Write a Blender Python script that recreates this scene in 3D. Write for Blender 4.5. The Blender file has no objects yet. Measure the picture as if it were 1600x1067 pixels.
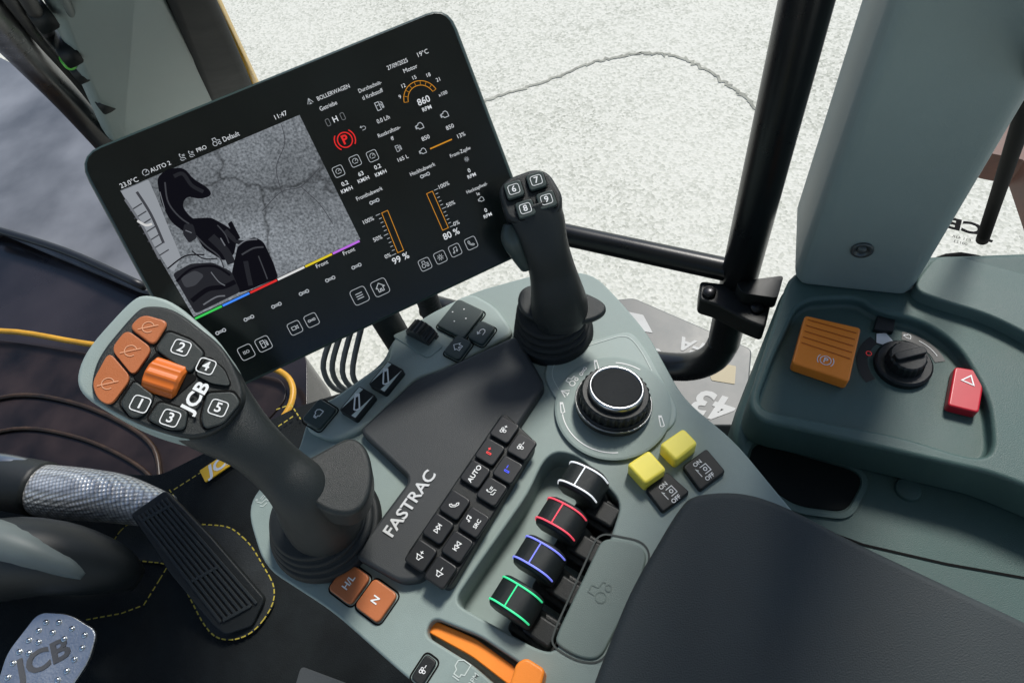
import bpy, bmesh, math, random
from mathutils import Vector, Matrix
random.seed(4)
rad = math.radians
scene = bpy.context.scene
scene.view_settings.view_transform = 'Standard'
scene.view_settings.look = 'None'
scene.view_settings.exposure = 0
# ------------------------------------------------------------------ survey of the cab (metres)
FPX = 1067.0
EYE = Vector((0, 0, 1.2))
ROT = Matrix.Rotation(rad(34), 3, 'X') @ Matrix.Rotation(rad(-12.9), 3, 'Z')
def sight(u, v):
    return ROT @ Vector(((u - 800) / FPX, (533.5 - v) / FPX, -1))
Z = Vector((0, 0, 1))
def P(u, v, z):
    d = sight(u, v)
    return EYE + d * ((z - EYE.z) / d.z)
def z_over(u, v, base):
    d = sight(u, v); h = Vector((d.x, d.y)); b = Vector((base.x, base.y))
    return EYE.z + d.z * (b.dot(h) / h.dot(h))
class Fr:
    def __init__(s, o, n=Z, x=Vector((1, 0, 0))):
        s.o = o.copy(); s.n = n.normalized(); s.x = (x - s.n * x.dot(s.n)).normalized(); s.y = s.n.cross(s.x)
    def hit(s, u, v, h=0):
        d = sight(u, v); o = s.o + s.n * h
        return EYE + d * ((o - EYE).dot(s.n) / d.dot(s.n))
    def l(s, u, v, h=0):
        q = s.hit(u, v, h) - s.o
        return (q.dot(s.x), q.dot(s.y))
    def w(s, x, y, h=0):
        return s.o + s.x * x + s.y * y + s.n * h
    def at(s, x, y, h=0, rot=0):
        c, k = math.cos(rot), math.sin(rot)
        return Fr(s.w(x, y, h), s.n, s.x * c + s.y * k)
# ------------------------------------------------------------------ materials
MATS = {}
def mat(name, col, rough=0.5, metal=0.0, grain=0, bump=0.0, var=0.0, emit=0.0, coat=0.0, spec=0.4, vs=14):
    if name in MATS: return MATS[name]
    m = bpy.data.materials.new(name); m.use_nodes = True
    nt = m.node_tree; b = nt.nodes['Principled BSDF']
    b.inputs['Base Color'].default_value = (*col, 1)
    b.inputs['Roughness'].default_value = rough
    b.inputs['Metallic'].default_value = metal
    b.inputs['Coat Weight'].default_value = coat
    b.inputs['Specular IOR Level'].default_value = spec
    if emit:
        b.inputs['Emission Color'].default_value = (*col, 1); b.inputs['Emission Strength'].default_value = emit
    tc = nt.nodes.new('ShaderNodeTexCoord')
    if grain and bump:
        n = nt.nodes.new('ShaderNodeTexNoise'); n.inputs['Scale'].default_value = grain; n.inputs['Detail'].default_value = 3
        nt.links.new(tc.outputs['Object'], n.inputs['Vector'])
        bp = nt.nodes.new('ShaderNodeBump'); bp.inputs['Strength'].default_value = bump; bp.inputs['Distance'].default_value = 0.001
        nt.links.new(n.outputs['Fac'], bp.inputs['Height']); nt.links.new(bp.outputs['Normal'], b.inputs['Normal'])
    if var:
        n2 = nt.nodes.new('ShaderNodeTexNoise'); n2.inputs['Scale'].default_value = vs; n2.inputs['Detail'].default_value = 8
        n2.inputs['Roughness'].default_value = 0.7 if vs >= 10 else .5
        nt.links.new(tc.outputs['Object'], n2.inputs['Vector'])
        r = nt.nodes.new('ShaderNodeMapRange'); r.inputs['From Min'].default_value = 0.3; r.inputs['From Max'].default_value = 0.7
        r.inputs['To Min'].default_value = 1 - var; r.inputs['To Max'].default_value = 1 + var
        nt.links.new(n2.outputs['Fac'], r.inputs['Value'])
        mx = nt.nodes.new('ShaderNodeVectorMath'); mx.operation = 'SCALE'; mx.inputs[0].default_value = col
        nt.links.new(r.outputs['Result'], mx.inputs['Scale']); nt.links.new(mx.outputs['Vector'], b.inputs['Base Color'])
        r2 = nt.nodes.new('ShaderNodeMapRange'); r2.inputs['To Min'].default_value = max(0.05, rough - 0.14); r2.inputs['To Max'].default_value = min(1, rough + 0.14)
        nt.links.new(n2.outputs['Fac'], r2.inputs['Value']); nt.links.new(r2.outputs['Result'], b.inputs['Roughness'])
    MATS[name] = m
    return m
def emis(name, col, s=1.0):
    if name in MATS: return MATS[name]
    m = bpy.data.materials.new(name); m.use_nodes = True; nt = m.node_tree; nt.nodes.clear()
    o = nt.nodes.new('ShaderNodeOutputMaterial'); e = nt.nodes.new('ShaderNodeEmission')
    e.inputs[0].default_value = (*col, 1); e.inputs[1].default_value = s
    nt.links.new(e.outputs[0], o.inputs[0]); MATS[name] = m
    return m
GREY = mat('grey_plastic', (0.215, 0.272, 0.255), 0.5, grain=1400, bump=0.35, var=0.08)
GREYL = mat('grey_plastic_light', (0.27, 0.33, 0.31), 0.5, grain=1400, bump=0.3, var=0.07)
GREYP = mat('grey_plastic_pillar', (0.19, 0.238, 0.225), 0.5, grain=1400, bump=0.3, var=0.12, vs=4)
GREYD = mat('grey_green_plastic_shaded', (0.040, 0.080, 0.073), 0.5, grain=1200, bump=0.4, var=0.12)  # side wall green, its shade put into the darker base colour
LID = mat('grey_green_lid', (0.145, 0.19, 0.175), 0.45, grain=1400, bump=0.35, var=0.06)
BLK = mat('black_plastic', (0.009, 0.011, 0.011), 0.45, grain=1500, bump=0.25, var=0.1, spec=.35)
RUB = mat('black_rubber', (0.011, 0.013, 0.013), 0.6, grain=900, bump=0.3, var=0.1, spec=.3)
GRIP = mat('grip_plastic', (0.012, 0.0155, 0.0155), 0.42, grain=1800, bump=0.45, var=0.1, spec=.36)
COVER = mat('charcoal_cover', (0.030, 0.034, 0.036), 0.5, grain=1600, bump=0.4, var=0.08)
KEY = mat('key_black', (0.008, 0.009, 0.010), 0.38, grain=1500, bump=0.1, var=0.1)
KEYG = mat('key_green_grey', (0.035, 0.05, 0.046), 0.4, grain=1500, bump=0.1, var=0.06)
LEA = mat('armrest_vinyl', (0.025, 0.032, 0.034), 0.62, grain=900, bump=0.5, var=0.14, spec=.33)
ORA = mat('orange_plastic', (0.95, 0.27, 0.03), 0.42, grain=1400, bump=0.2, var=0.05)
COP = mat('burnt_orange_plastic', (0.42, 0.13, 0.045), 0.4, grain=1400, bump=0.2, var=0.07)
YEL = mat('yellow_plastic', (1.0, 0.84, 0.11), 0.4, grain=1400, bump=0.15, var=0.03)
YELP = mat('yellow_paint', (0.85, 0.48, 0.02), 0.3, var=0.05)
REDP = mat('red_plastic', (0.45, 0.012, 0.025), 0.35, var=0.05)
CHR = mat('chrome', (0.6, 0.62, 0.62), 0.2, 1.0)
ALU = mat('brushed_aluminium', (0.55, 0.56, 0.56), 0.35, 1.0, grain=300, bump=0.4, var=0.1)
FLOORM = mat('floor_mat_rubber', (0.008, 0.010, 0.0105), 0.85, grain=500, bump=1.0, var=0.5, spec=.2)
WHT = mat('white_print', (0.75, 0.76, 0.75), 0.5)
WHTD = mat('pale_print', (0.5, 0.56, 0.53), 0.5)
BLUEP = mat('blue_print', (0.05, 0.08, 0.8), 0.5, emit=0.5)
REDPR = mat('red_print', (0.8, 0.05, 0.05), 0.5, emit=0.3)
STEELP = mat('black_frame_paint', (0.006, 0.007, 0.008), 0.3, grain=500, bump=0.05, var=0.1)
THREAD = mat('yellow_thread', (0.42, 0.33, 0.04), 0.7)
FL = mat('flat_black', (0.006, 0.006, 0.006), 0.8, spec=.1)
# ------------------------------------------------------------------ mesh collecting
WL = {}
def empty(name, loc, label, cat, group=None):
    o = bpy.data.objects.new(name, None); o.empty_display_size = 0.02
    scene.collection.objects.link(o); o.location = loc
    o['label'] = label; o['category'] = cat
    if group: o['group'] = group
    WL[o.name] = Vector(loc); return o
class Acc:
    def __init__(s): s.v = []; s.f = []
    def add(s, vs, fs):
        k = len(s.v); s.v += [Vector(q) for q in vs]; s.f += [[i + k for i in f] for f in fs]
        return s
    def obj(s, name, m, parent=None, bevel=0, smooth=False, seg=3, label=None, cat=None, kind=None, ang=30):
        me = bpy.data.meshes.new(name)
        lo = Vector([min(q[i] for q in s.v) for i in range(3)]); hi = Vector([max(q[i] for q in s.v) for i in range(3)])
        c = (lo + hi) / 2
        if parent is None: c.z = lo.z
        me.from_pydata([q - c for q in s.v], [], s.f)
        me.materials.append(m)
        bm = bmesh.new(); bm.from_mesh(me); bmesh.ops.recalc_face_normals(bm, faces=bm.faces); bm.to_mesh(me); bm.free()
        if smooth or bevel: me.polygons.foreach_set('use_smooth', [True] * len(me.polygons))
        o = bpy.data.objects.new(name, me); scene.collection.objects.link(o)
        WL[o.name] = c
        if parent: o.parent = parent; o.location = c - WL[parent.name]
        else: o.location = c
        if bevel:
            b = o.modifiers.new('bevel', 'BEVEL'); b.width = bevel; b.segments = seg; b.limit_method = 'ANGLE'; b.angle_limit = rad(ang)
            b.harden_normals = True
        if label: o['label'] = label
        if cat: o['category'] = cat
        if kind: o['kind'] = kind
        return o
def rounded(pts, r, n=5):
    out = []; N = len(pts)
    for i in range(N):
        p = Vector(pts[i]); a = Vector(pts[i - 1]); b = Vector(pts[(i + 1) % N])
        da = a - p; db = b - p
        ra = min(r, da.length * 0.48); rb = min(r, db.length * 0.48)
        s = p + da.normalized() * ra; e = p + db.normalized() * rb
        for k in range(n + 1):
            t = k / n; out.append(s * (1 - t) ** 2 + p * 2 * t * (1 - t) + e * t * t)
    return out
def slab(fr, pts, top=0, depth=0.005, r=0.002, acc=None, flare=0.0):
    acc = acc or Acc()
    q = rounded(pts, r) if r else [Vector(a) for a in pts]
    n = len(q); c = sum(q, Vector((0, 0))) / n
    vs = [fr.w(a[0], a[1], top) for a in q] + [fr.w(*(c + (a - c) * (1 + flare)), top - depth) for a in q]
    fs = [list(range(n)), list(range(2 * n - 1, n - 1, -1))] + [[i, n + i, n + (i + 1) % n, (i + 1) % n] for i in range(n)]
    return acc.add(vs, fs)
def pslab(fr, px, top=0, depth=0.005, r=0.002, acc=None):
    return slab(fr, [fr.l(u, v, top) for u, v in px], top, depth, r, acc)
def rect(cx, cy, w, h, rot=0):
    c, s = math.cos(rot), math.sin(rot)
    return [(cx + c * x - s * y, cy + s * x + c * y) for x, y in ((-w/2, -h/2), (w/2, -h/2), (w/2, h/2), (-w/2, h/2))]
def stroke(acc, fr, pts, w, h, closed=False):
    pts = [Vector(p) for p in pts]; N = len(pts); L = []; Rr = []
    for i in range(N):
        a = pts[i - 1] if (i > 0 or closed) else None; b = pts[(i + 1) % N] if (i < N - 1 or closed) else None
        d1 = (pts[i] - a).normalized() if a is not None else None; d2 = (b - pts[i]).normalized() if b is not None else None
        if d1 is None: d1 = d2
        if d2 is None: d2 = d1
        n1 = Vector((-d1.y, d1.x)); n2 = Vector((-d2.y, d2.x)); m = (n1 + n2)
        m = m.normalized() if m.length > 1e-6 else n1
        k = w / 2 / max(0.4, m.dot(n1))
        L.append(pts[i] + m * k); Rr.append(pts[i] - m * k)
    vs = [fr.w(p[0], p[1], h) for p in L] + [fr.w(p[0], p[1], h) for p in Rr]
    R_ = range(N if closed else N - 1)
    acc.add(vs, [[i, N + i, N + (i + 1) % N, (i + 1) % N] for i in R_])
def fill(acc, fr, pts, h):
    acc.add([fr.w(p[0], p[1], h) for p in pts], [list(range(len(pts)))])
def circ(cx, cy, r, n=24, a0=0, a1=360):
    full = a1 - a0 >= 360
    return [(cx + r * math.cos(rad(a0 + (a1 - a0) * i / (n if full else n - 1))), cy + r * math.sin(rad(a0 + (a1 - a0) * i / (n if full else n - 1)))) for i in range(n)]
TC = {}
def tmesh(s, bold):
    if (s, bold) not in TC:
        c = bpy.data.curves.new('t', 'FONT'); c.body = s; c.size = 1; c.align_x = 'CENTER'; c.align_y = 'CENTER'; c.resolution_u = 3; c.offset = bold
        o = bpy.data.objects.new('t', c); scene.collection.objects.link(o)
        bpy.context.view_layer.update()
        me = bpy.data.meshes.new_from_object(o.evaluated_get(bpy.context.evaluated_depsgraph_get()))
        TC[(s, bold)] = ([v.co.copy() for v in me.vertices], [list(p.vertices) for p in me.polygons])
        bpy.data.objects.remove(o); bpy.data.curves.remove(c); bpy.data.meshes.remove(me)
    return TC[(s, bold)]
def text(acc, fr, s, x, y, size, h=0.0005, rot=0, bold=0.0, sx=1.0, mirror=False, shear=0.0):
    V, Fc = tmesh(s, bold); c, k = math.cos(rot), math.sin(rot); out = []
    for v in V:
        a = (v.x + shear * v.y) * size * sx * (-1 if mirror else 1); b = v.y * size
        out.append(fr.w(x + c * a - k * b, y + k * a + c * b, h))
    acc.add(out, Fc)
ICON = {
 'home': [[(-.9, 0), (0, .9), (.9, 0), (.55, 0), (.55, -.8), (.15, -.8), (.15, -.3), (-.15, -.3), (-.15, -.8), (-.55, -.8), (-.55, 0), (-.9, 0)]],
 'back': [[(-.3, .8), (-.8, .4), (-.3, 0)], [(-.8, .4), (.4, .4), (.8, .1), (.8, -.4), (.4, -.7), (-.5, -.7)]],
 'phone': [[(-.7, .7), (-.75, .3), (-.3, -.4), (.4, -.8), (.75, -.6), (.45, -.25), (.1, -.35), (-.35, .25), (-.2, .55), (-.5, .85), (-.7, .7)]],
 'next': [[(-.8, .5), (-.1, 0), (-.8, -.5), (-.8, .5)], [(0, .5), (.7, 0), (0, -.5), (0, .5)], [(.8, .5), (.8, -.5)]],
 'prev': [[(.8, .5), (.1, 0), (.8, -.5), (.8, .5)], [(0, .5), (-.7, 0), (0, -.5), (0, .5)], [(-.8, .5), (-.8, -.5)]],
 'volup': [[(-.9, .3), (-.6, .3), (-.1, .7), (-.1, -.7), (-.6, -.3), (-.9, -.3), (-.9, .3)], [(.2, 0), (.9, 0)], [(.55, .35), (.55, .06)], [(.55, -.06), (.55, -.35)]],
 'voldn': [[(-.9, .3), (-.6, .3), (-.1, .7), (-.1, -.7), (-.6, -.3), (-.9, -.3), (-.9, .3)], [(.2, 0), (.9, 0)]],
 'fanup': [circ(-.55, .35, .3, 10) + [(-.25, .35)], circ(-.0, .35, .26, 10) + [(.26, .35)], circ(-.3, -.3, .3, 10) + [(0, -.3)], [(.4, 0), (1, 0)], [(.7, .3), (.7, .06)], [(.7, -.06), (.7, -.3)]],
 'fandn': [circ(-.55, .35, .3, 10) + [(-.25, .35)], circ(-.0, .35, .26, 10) + [(.26, .35)], circ(-.3, -.3, .3, 10) + [(0, -.3)], [(.4, 0), (1, 0)]],
 'plus': [[(-.6, .4), (-.6, -.6), (-.3, -.6), (-.3, .4), (-.6, .4)], [(.1, .3), (.8, .3)], [(.45, .6), (.45, .35)], [(.45, .25), (.45, 0)]],
 'minus': [[(-.6, .4), (-.6, -.6), (-.3, -.6), (-.3, .4), (-.6, .4)], [(.1, .3), (.8, .3)]],
 'src': [[(-.2, .2), (-.2, .9), (.5, 1), (.5, .3)], circ(-.35, .2, .15, 8) + [(-.2, .2)], circ(.35, .3, .15, 8) + [(.5, .3)]],
 'seat': [[(-.5, .7), (-.3, -.1), (.5, -.3), (.6, -.8)], [(-.7, -.2), (-.5, -.7), (.2, -.8)], circ(-.3, .85, .12, 8) + [(-.18, .85)], [(.1, .5), (.8, .5)], [(.1, .2), (.8, .2)]],
 'lever': [[(-.9, -.55), (-.5, -.8), (.9, .5), (.7, .85), (.3, .6), (-.9, -.3), (-.9, -.55)], circ(.62, .62, .12, 8) + [(.74, .62)]],
 'link': [circ(-.65, 0, .28, 10) + [(-.37, 0)], [(-.37, .14), (.37, .14)], [(-.37, -.14), (.37, -.14)], circ(.65, 0, .28, 10) + [(.93, 0)]],
 'menu': [[(-.7, .5), (.7, .5)], [(-.7, 0), (.7, 0)], [(-.7, -.5), (.7, -.5)]],
 'gear': [circ(0, 0, .35, 12) + [(.35, 0)], [(0, .5), (0, .9)], [(0, -.5), (0, -.9)], [(.5, 0), (.9, 0)], [(-.5, 0), (-.9, 0)], [(.36, .36), (.65, .65)], [(-.36, .36), (-.65, .65)], [(.36, -.36), (.65, -.65)], [(-.36, -.36), (-.65, -.65)]],
 'note': [[(-.3, -.5), (-.3, .6), (.6, .8), (.6, -.3)], circ(-.5, -.5, .2, 8) + [(-.3, -.5)], circ(.4, -.3, .2, 8) + [(.6, -.3)]],
 'tractor': [circ(-.45, -.3, .5, 14) + [(.05, -.3)], circ(.65, -.5, .3, 12) + [(.95, -.5)], [(-.6, .3), (-.6, .95), (.1, .95), (.2, .3), (.9, .2), (.95, -.1)]],
 'drop': [[(-.6, -.8), (-.6, .8), (.2, .8), (.2, -.8), (-.6, -.8)], [(-.4, .2), (0, .2)], [(.2, .3), (.6, .1), (.6, -.6), (.85, -.6), (.85, .4), (.5, .7)]],
 'engine': [[(-.7, -.2), (-.7, .4), (-.3, .4), (-.1, .7), (.4, .7), (.7, .3), (.7, -.5), (-.3, -.5), (-.4, -.2), (-.7, -.2)], [(-.9, .4), (-.9, -.3)]],
 'wiper': [[(-.8, -.5), (0, .8), (.8, -.5)], [(0, .7), (0, -.6)], [(-.4, -.6), (.4, -.6)]],
 'cam': [[(-.8, -.4), (-.8, .4), (.2, .4), (.2, -.4), (-.8, -.4)], [(.3, .1), (.8, .4), (.8, -.4), (.3, -.1)]],
 'gauge': [circ(0, 0, .8, 14, -30, 210), [(0, 0), (.5, .5)], [(-.6, -.6), (.6, -.6)]],
 'switch': [[(-1.4, -.9), (-1.4, .9), (-1.1, .4)], circ(.2, 0, .35, 10) + [(.55, 0)], [(-.5, .8), (1, .8), (1, -.8), (-.5, -.8)]],
}
def icon(acc, fr, kind, x, y, s, h=0.0005, rot=0, w=0.12):
    c, k = math.cos(rot), math.sin(rot)
    for i, pl in enumerate(ICON[kind]):
        stroke(acc, fr, [(x + s * (c * a - k * b), y + s * (k * a + c * b)) for a, b in pl], w * s * 1.3, h + i * 0.00003)
def cat_rom(vals, t):
    n = len(vals) - 1; i = min(int(t), n - 1); f = t - i
    p0 = vals[max(i - 1, 0)]; p1 = vals[i]; p2 = vals[i + 1]; p3 = vals[min(i + 2, n)]
    return 0.5 * ((2 * p1) + (p2 - p0) * f + (2 * p0 - 5 * p1 + 4 * p2 - p3) * f * f + (3 * p1 - p0 - 3 * p2 + p3) * f ** 3)
def loft(nodes, xdir, seg=28, sub=6, acc=None, ex=2.0):
    """nodes: (centre, half width along xdir, half width across)"""
    acc = acc or Acc(); n = len(nodes) - 1
    T = [i / sub for i in range(n * sub + 1)]
    C = [cat_rom([a[0] for a in nodes], t) for t in T]
    A = [cat_rom([a[1] for a in nodes], t) for t in T]; B = [cat_rom([a[2] for a in nodes], t) for t in T]
    vs = []
    for i, c in enumerate(C):
        tg = (C[min(i + 1, len(C) - 1)] - C[max(i - 1, 0)]).normalized()
        X = (xdir - tg * xdir.dot(tg)).normalized(); Y = tg.cross(X)
        for k in range(seg):
            a = 2 * math.pi * k / seg; ca, sa = math.cos(a), math.sin(a)
            vs.append(c + X * (A[i] * math.copysign(abs(ca) ** (2 / ex), ca)) + Y * (B[i] * math.copysign(abs(sa) ** (2 / ex), sa)))
    fs = []
    for i in range(len(C) - 1):
        for k in range(seg):
            fs.append([i * seg + k, i * seg + (k + 1) % seg, (i + 1) * seg + (k + 1) % seg, (i + 1) * seg + k])
    fs.append(list(range(seg))); fs.append([(len(C) - 1) * seg + k for k in range(seg)])
    return acc.add(vs, fs)
def tube(pts, r, seg=16, sub=5, acc=None, xdir=None):
    d = (pts[-1] - pts[0]).normalized()
    xd = xdir or (Vector((0.31, 0.2, 0.93)) if abs(d.z) < 0.7 else Vector((0.9, 0.4, 0.1)))
    return loft([(p, r, r) for p in pts], xd, seg, sub, acc)
def lathe(fr, prof, seg=48, acc=None, teeth=0, tdepth=0, trange=None, ring=False):
    acc = acc or Acc(); vs = []
    for j, (r, h) in enumerate(prof):
        for k in range(seg):
            a = 2 * math.pi * k / seg; rr = r
            if teeth and trange[0] <= j <= trange[1]: rr = r - tdepth * (1 if (k * teeth * 2 // seg) % 2 else 0)
            vs.append(fr.w(rr * math.cos(a), rr * math.sin(a), h))
    M_ = len(prof)
    fs = [[j * seg + k, j * seg + (k + 1) % seg, ((j + 1) % M_) * seg + (k + 1) % seg, ((j + 1) % M_) * seg + k] for j in range(M_ if ring else M_ - 1) for k in range(seg)]
    if not ring: fs.append(list(range(seg))); fs.append([(M_ - 1) * seg + k for k in range(seg)])
    return acc.add(vs, fs)
def cut(target, cutters):
    for c in cutters:
        b = target.modifiers.new('b', 'BOOLEAN'); b.object = c; b.operation = 'DIFFERENCE'; b.solver = 'EXACT'
    bpy.context.view_layer.update()
    dg = bpy.context.evaluated_depsgraph_get()
    me = bpy.data.meshes.new_from_object(target.evaluated_get(dg))
    target.modifiers.clear(); target.data = me
    for c in cutters: bpy.data.objects.remove(c)
def add_bevel(o, w, seg=4, ang=35):
    o.data.polygons.foreach_set('use_smooth', [True] * len(o.data.polygons))
    b = o.modifiers.new('bevel', 'BEVEL'); b.width = w; b.segments = seg; b.limit_method = 'ANGLE'; b.angle_limit = rad(ang); b.harden_normals = True
    b.use_clamp_overlap = True
TOCAM = lambda p: (EYE - p).normalized()
# =================================================================== OUTSIDE
def ground_mat():
    m = bpy.data.materials.new('pale_gravel_asphalt'); m.use_nodes = True; nt = m.node_tree; b = nt.nodes['Principled BSDF']
    tc = nt.nodes.new('ShaderNodeTexCoord')
    v = nt.nodes.new('ShaderNodeTexVoronoi'); v.inputs['Scale'].default_value = 62
    n = nt.nodes.new('ShaderNodeTexNoise'); n.inputs['Scale'].default_value = 80; n.inputs['Detail'].default_value = 5
    n3 = nt.nodes.new('ShaderNodeTexNoise'); n3.inputs['Scale'].default_value = 1.1; n3.inputs['Detail'].default_value = 6
    for q in (v, n, n3): nt.links.new(tc.outputs['Object'], q.inputs['Vector'])
    sep = nt.nodes.new('ShaderNodeSeparateColor'); nt.links.new(v.outputs['Color'], sep.inputs[0])
    a = nt.nodes.new('ShaderNodeMath'); a.operation = 'ADD'; nt.links.new(sep.outputs[0], a.inputs[0]); nt.links.new(n.outputs['Fac'], a.inputs[1])
    a2 = nt.nodes.new('ShaderNodeMath'); a2.operation = 'ADD'; nt.links.new(a.outputs[0], a2.inputs[0]); nt.links.new(n3.outputs['Fac'], a2.inputs[1])
    cr = nt.nodes.new('ShaderNodeValToRGB'); e = cr.color_ramp.elements
    e[0].position = 0.24; e[0].color = (0.26, 0.26, 0.21, 1); e[1].position = 0.66; e[1].color = (0.62, 0.61, 0.53, 1)
    x = cr.color_ramp.elements.new(0.42); x.color = (0.475, 0.475, 0.40, 1)
    dv = nt.nodes.new('ShaderNodeMath'); dv.operation = 'DIVIDE'; dv.inputs[1].default_value = 2.6
    nt.links.new(a2.outputs[0], dv.inputs[0]); nt.links.new(dv.outputs[0], cr.inputs[0])
    nt.links.new(cr.outputs[0], b.inputs['Base Color']); b.inputs['Roughness'].default_value = 0.9
    bp = nt.nodes.new('ShaderNodeBump'); bp.inputs['Strength'].default_value = 0.4; bp.inputs['Distance'].default_value = 0.005
    nt.links.new(v.outputs['Distance'], bp.inputs['Height']); nt.links.new(bp.outputs['Normal'], b.inputs['Normal'])
    return m
GZ = -1.6
HG = Fr(Vector((0, 0, GZ)))
a = Acc(); a.add([(-300, -300, GZ), (300, -300, GZ), (300, 300, GZ), (-300, 300, GZ)], [[0, 1, 2, 3]])
a.obj('ground', ground_mat(), kind='structure', label='pale gravelly asphalt yard in bright daylight')
a = Acc(); px = [(700, 175), (765, 155), (850, 128), (930, 98), (985, 86), (1030, 85), (1080, 98), (1130, 128), (1170, 158), (1200, 195), (1215, 240)]
pts = []
base = [Vector(HG.l(u, v)) for u, v in px]
for i in range((len(base) - 1) * 14 + 1):
    q = cat_rom(base, i / 14); pts.append(q + Vector((random.uniform(-1, 1), random.uniform(-1, 1))) * 0.013)
stroke(a, HG, pts, 0.019, 0.004)
a.obj('asphalt_crack', mat('crack_dark', (0.29, 0.29, 0.24), 0.9, var=0.4), kind='structure', label='dark crack curving across the asphalt')

H = lambda z: Fr(Vector((0, 0, z)))
# tractor body seen through the windscreen
E = empty('engine_bonnet', P(100, 400, -0.3), 'dark engine bonnet of the tractor beyond the windscreen', 'bonnet')
pslab(H(-0.30), [(-500, 300), (0, 350), (215, 440), (420, 480), (480, 560), (480, 660), (250, 800), (-500, 900)], 0, 0.2, 0.03).obj('bonnet_shell', mat('dark_bonnet', (0.014, 0.011, 0.012), 0.25, var=0.9, coat=0.15, vs=3, spec=.3), E, bevel=0.01)
pslab(H(-0.26), [(-500, 40), (-10, 85), (120, 150), (260, 250), (260, 460), (215, 452), (0, 362), (-500, 310)], 0, 0.02, 0.02).obj('bonnet_top', mat('slate_bonnet', (0.12, 0.122, 0.127), 0.35, var=0.75, coat=0.2, vs=2.5), E, bevel=0.012, seg=5)
tube([P(-30, 352, -.24), P(100, 392, -.24), P(225, 448, -.24)], .012).obj('bonnet_edge', mat('edge_dark', (.01, .01, .011), .4), E, smooth=True)
E = empty('front_wheel', P(150, 660, -0.26), 'dark front wheel with a thin yellow rim edge beside the bonnet', 'wheel')
tube([P(u, v, -.26) for u, v in [(-150, 530), (0, 517), (130, 536), (300, 560), (400, 570), (445, 585), (458, 615), (440, 655), (380, 710)]], .008).obj('rim_edge', mat('rim_yellow', (.55, .28, .02), .4, var=.2), E, smooth=True)
for i, (off, rr) in enumerate(((0, .006), (52, .005))):
    tube([P(u, v + off, -.289) for u, v in [(-100, 650), (20, 618), (110, 628), (190, 660), (240, 700), (250, 760)]], rr).obj('wheel_crease', mat('hub_brown', (0.035, 0.018, 0.008), 0.4, var=0.8), E, smooth=True)
pslab(H(-.295), [(-200, 540), (0, 530), (130, 550), (300, 572), (440, 590), (450, 620), (370, 710), (200, 800), (-200, 800)], 0, .02, .03).obj('tyre', mat('tyre_dark', (.016, .010, .009), .35, var=.95, vs=7, spec=.3), E, bevel=.005)
# exterior step plate with number decal seen below the door bar
E = empty('number_plate_panel', P(1070, 580, 0.1), 'white and black decal panel outside the door glass', 'decal panel')
df = Fr(P(1070, 570, 0.1), Z, P(1160, 640, 0.1) - P(1110, 630, 0.1))
pslab(df, [(940, 470), (990, 465), (1175, 545), (1165, 665), (1080, 665), (940, 560)], 0, 0.05, 0.01).obj('panel', mat('dark_panel', (0.07, 0.075, 0.072), 0.4, var=0.5), E, bevel=0.003)
for s, u, v, sz in (('43', 1114, 632, 0.07), ('FA', 1080, 540, 0.04)):
    a = Acc(); x, y = df.l(u, v); text(a, df, s, x, y, sz, 0.001, rot=math.pi - 0.15, bold=0.03, shear=.2)
    a.obj('decal_lettering', mat('decal_white', (0.42, 0.42, 0.40), 0.5, var=.2), E)
for q, m_ in (([(972, 485), (1005, 492), (1020, 520), (990, 515)], MATS['decal_white']), ([(1000, 540), (1030, 545), (1062, 590), (1040, 600)], MATS['decal_white']), ([(1100, 562), (1150, 572), (1148, 600), (1112, 594)], mat('decal_tan', (.35, .29, .17), .5))):
    a = Acc(); pslab(df, q, 0.001, 0.0005, 0.002, a); a.obj('decal_patch', m_, E)
# =================================================================== CAB STRUCTURE
a = pslab(H(0.05), [(-500, 720), (250, 742), (462, 636), (700, 560), (1150, 600), (1500, 1100), (1100, 1700), (-500, 1700)], 0, 0.06, 0.02)
a.obj('cab_floor', FLOORM, kind='structure', bevel=0.01, label='black rubber mat covering the cab floor')
# unseen roof, added to block zenith sky, open towards front and door side
E = empty('unseen_cab_roof', Vector((-.1, -.2, 1.85)), 'unseen cab roof with grey headliner, added to block the sky above', 'roof')
Acc().add([(x, y, z) for z in (1.85, 1.93) for x, y in ((-1.1, -1.2), (.9, -1.2), (.9, .60), (-1.1, .60))], [[0, 1, 2, 3], [7, 6, 5, 4], [0, 4, 5, 1], [1, 5, 6, 2], [2, 6, 7, 3], [3, 7, 4, 0]]).obj('headliner', mat('headliner', (.30, .31, .30), .8, grain=300, bump=.3), E, bevel=.02)
# stitched mat
E = empty('floor_mat', P(300, 900, 0.056), 'black floor mat with yellow stitching around the pedals', 'mat')
fm = H(0.058)
loop = [(172, 850), (200, 815), (300, 818), (360, 822), (392, 850), (430, 915), (428, 945), (400, 985), (370, 1000), (338, 998), (318, 975), (285, 910), (262, 880), (235, 878), (190, 872)]
pslab(fm, loop, 0, 0.004, 0.01).obj('mat_insert', mat('mat_insert', (0.022, 0.025, 0.026), 0.75, grain=400, bump=0.8, var=0.4, spec=.25), E, bevel=0.002)
def dashes(pts, closed=True, w=0.0022, dl=0.008, gap=0.0045, h=0.001):
    a = Acc()
    pts = [Vector(p) for p in pts]
    if closed: pts.append(pts[0])
    for p, q in zip(pts[:-1], pts[1:]):
        L = (q - p).length; t = 0
        while t < L:
            e = min(L, t + dl)
            if e - t > 0.003: stroke(a, fm, [p + (q - p) * (t / L), p + (q - p) * (e / L)], w, h)
            t = e + gap
    a.obj('stitching', THREAD, E)
dashes(rounded([fm.l(u, v) for u, v in loop], 0.02, 3))
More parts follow.
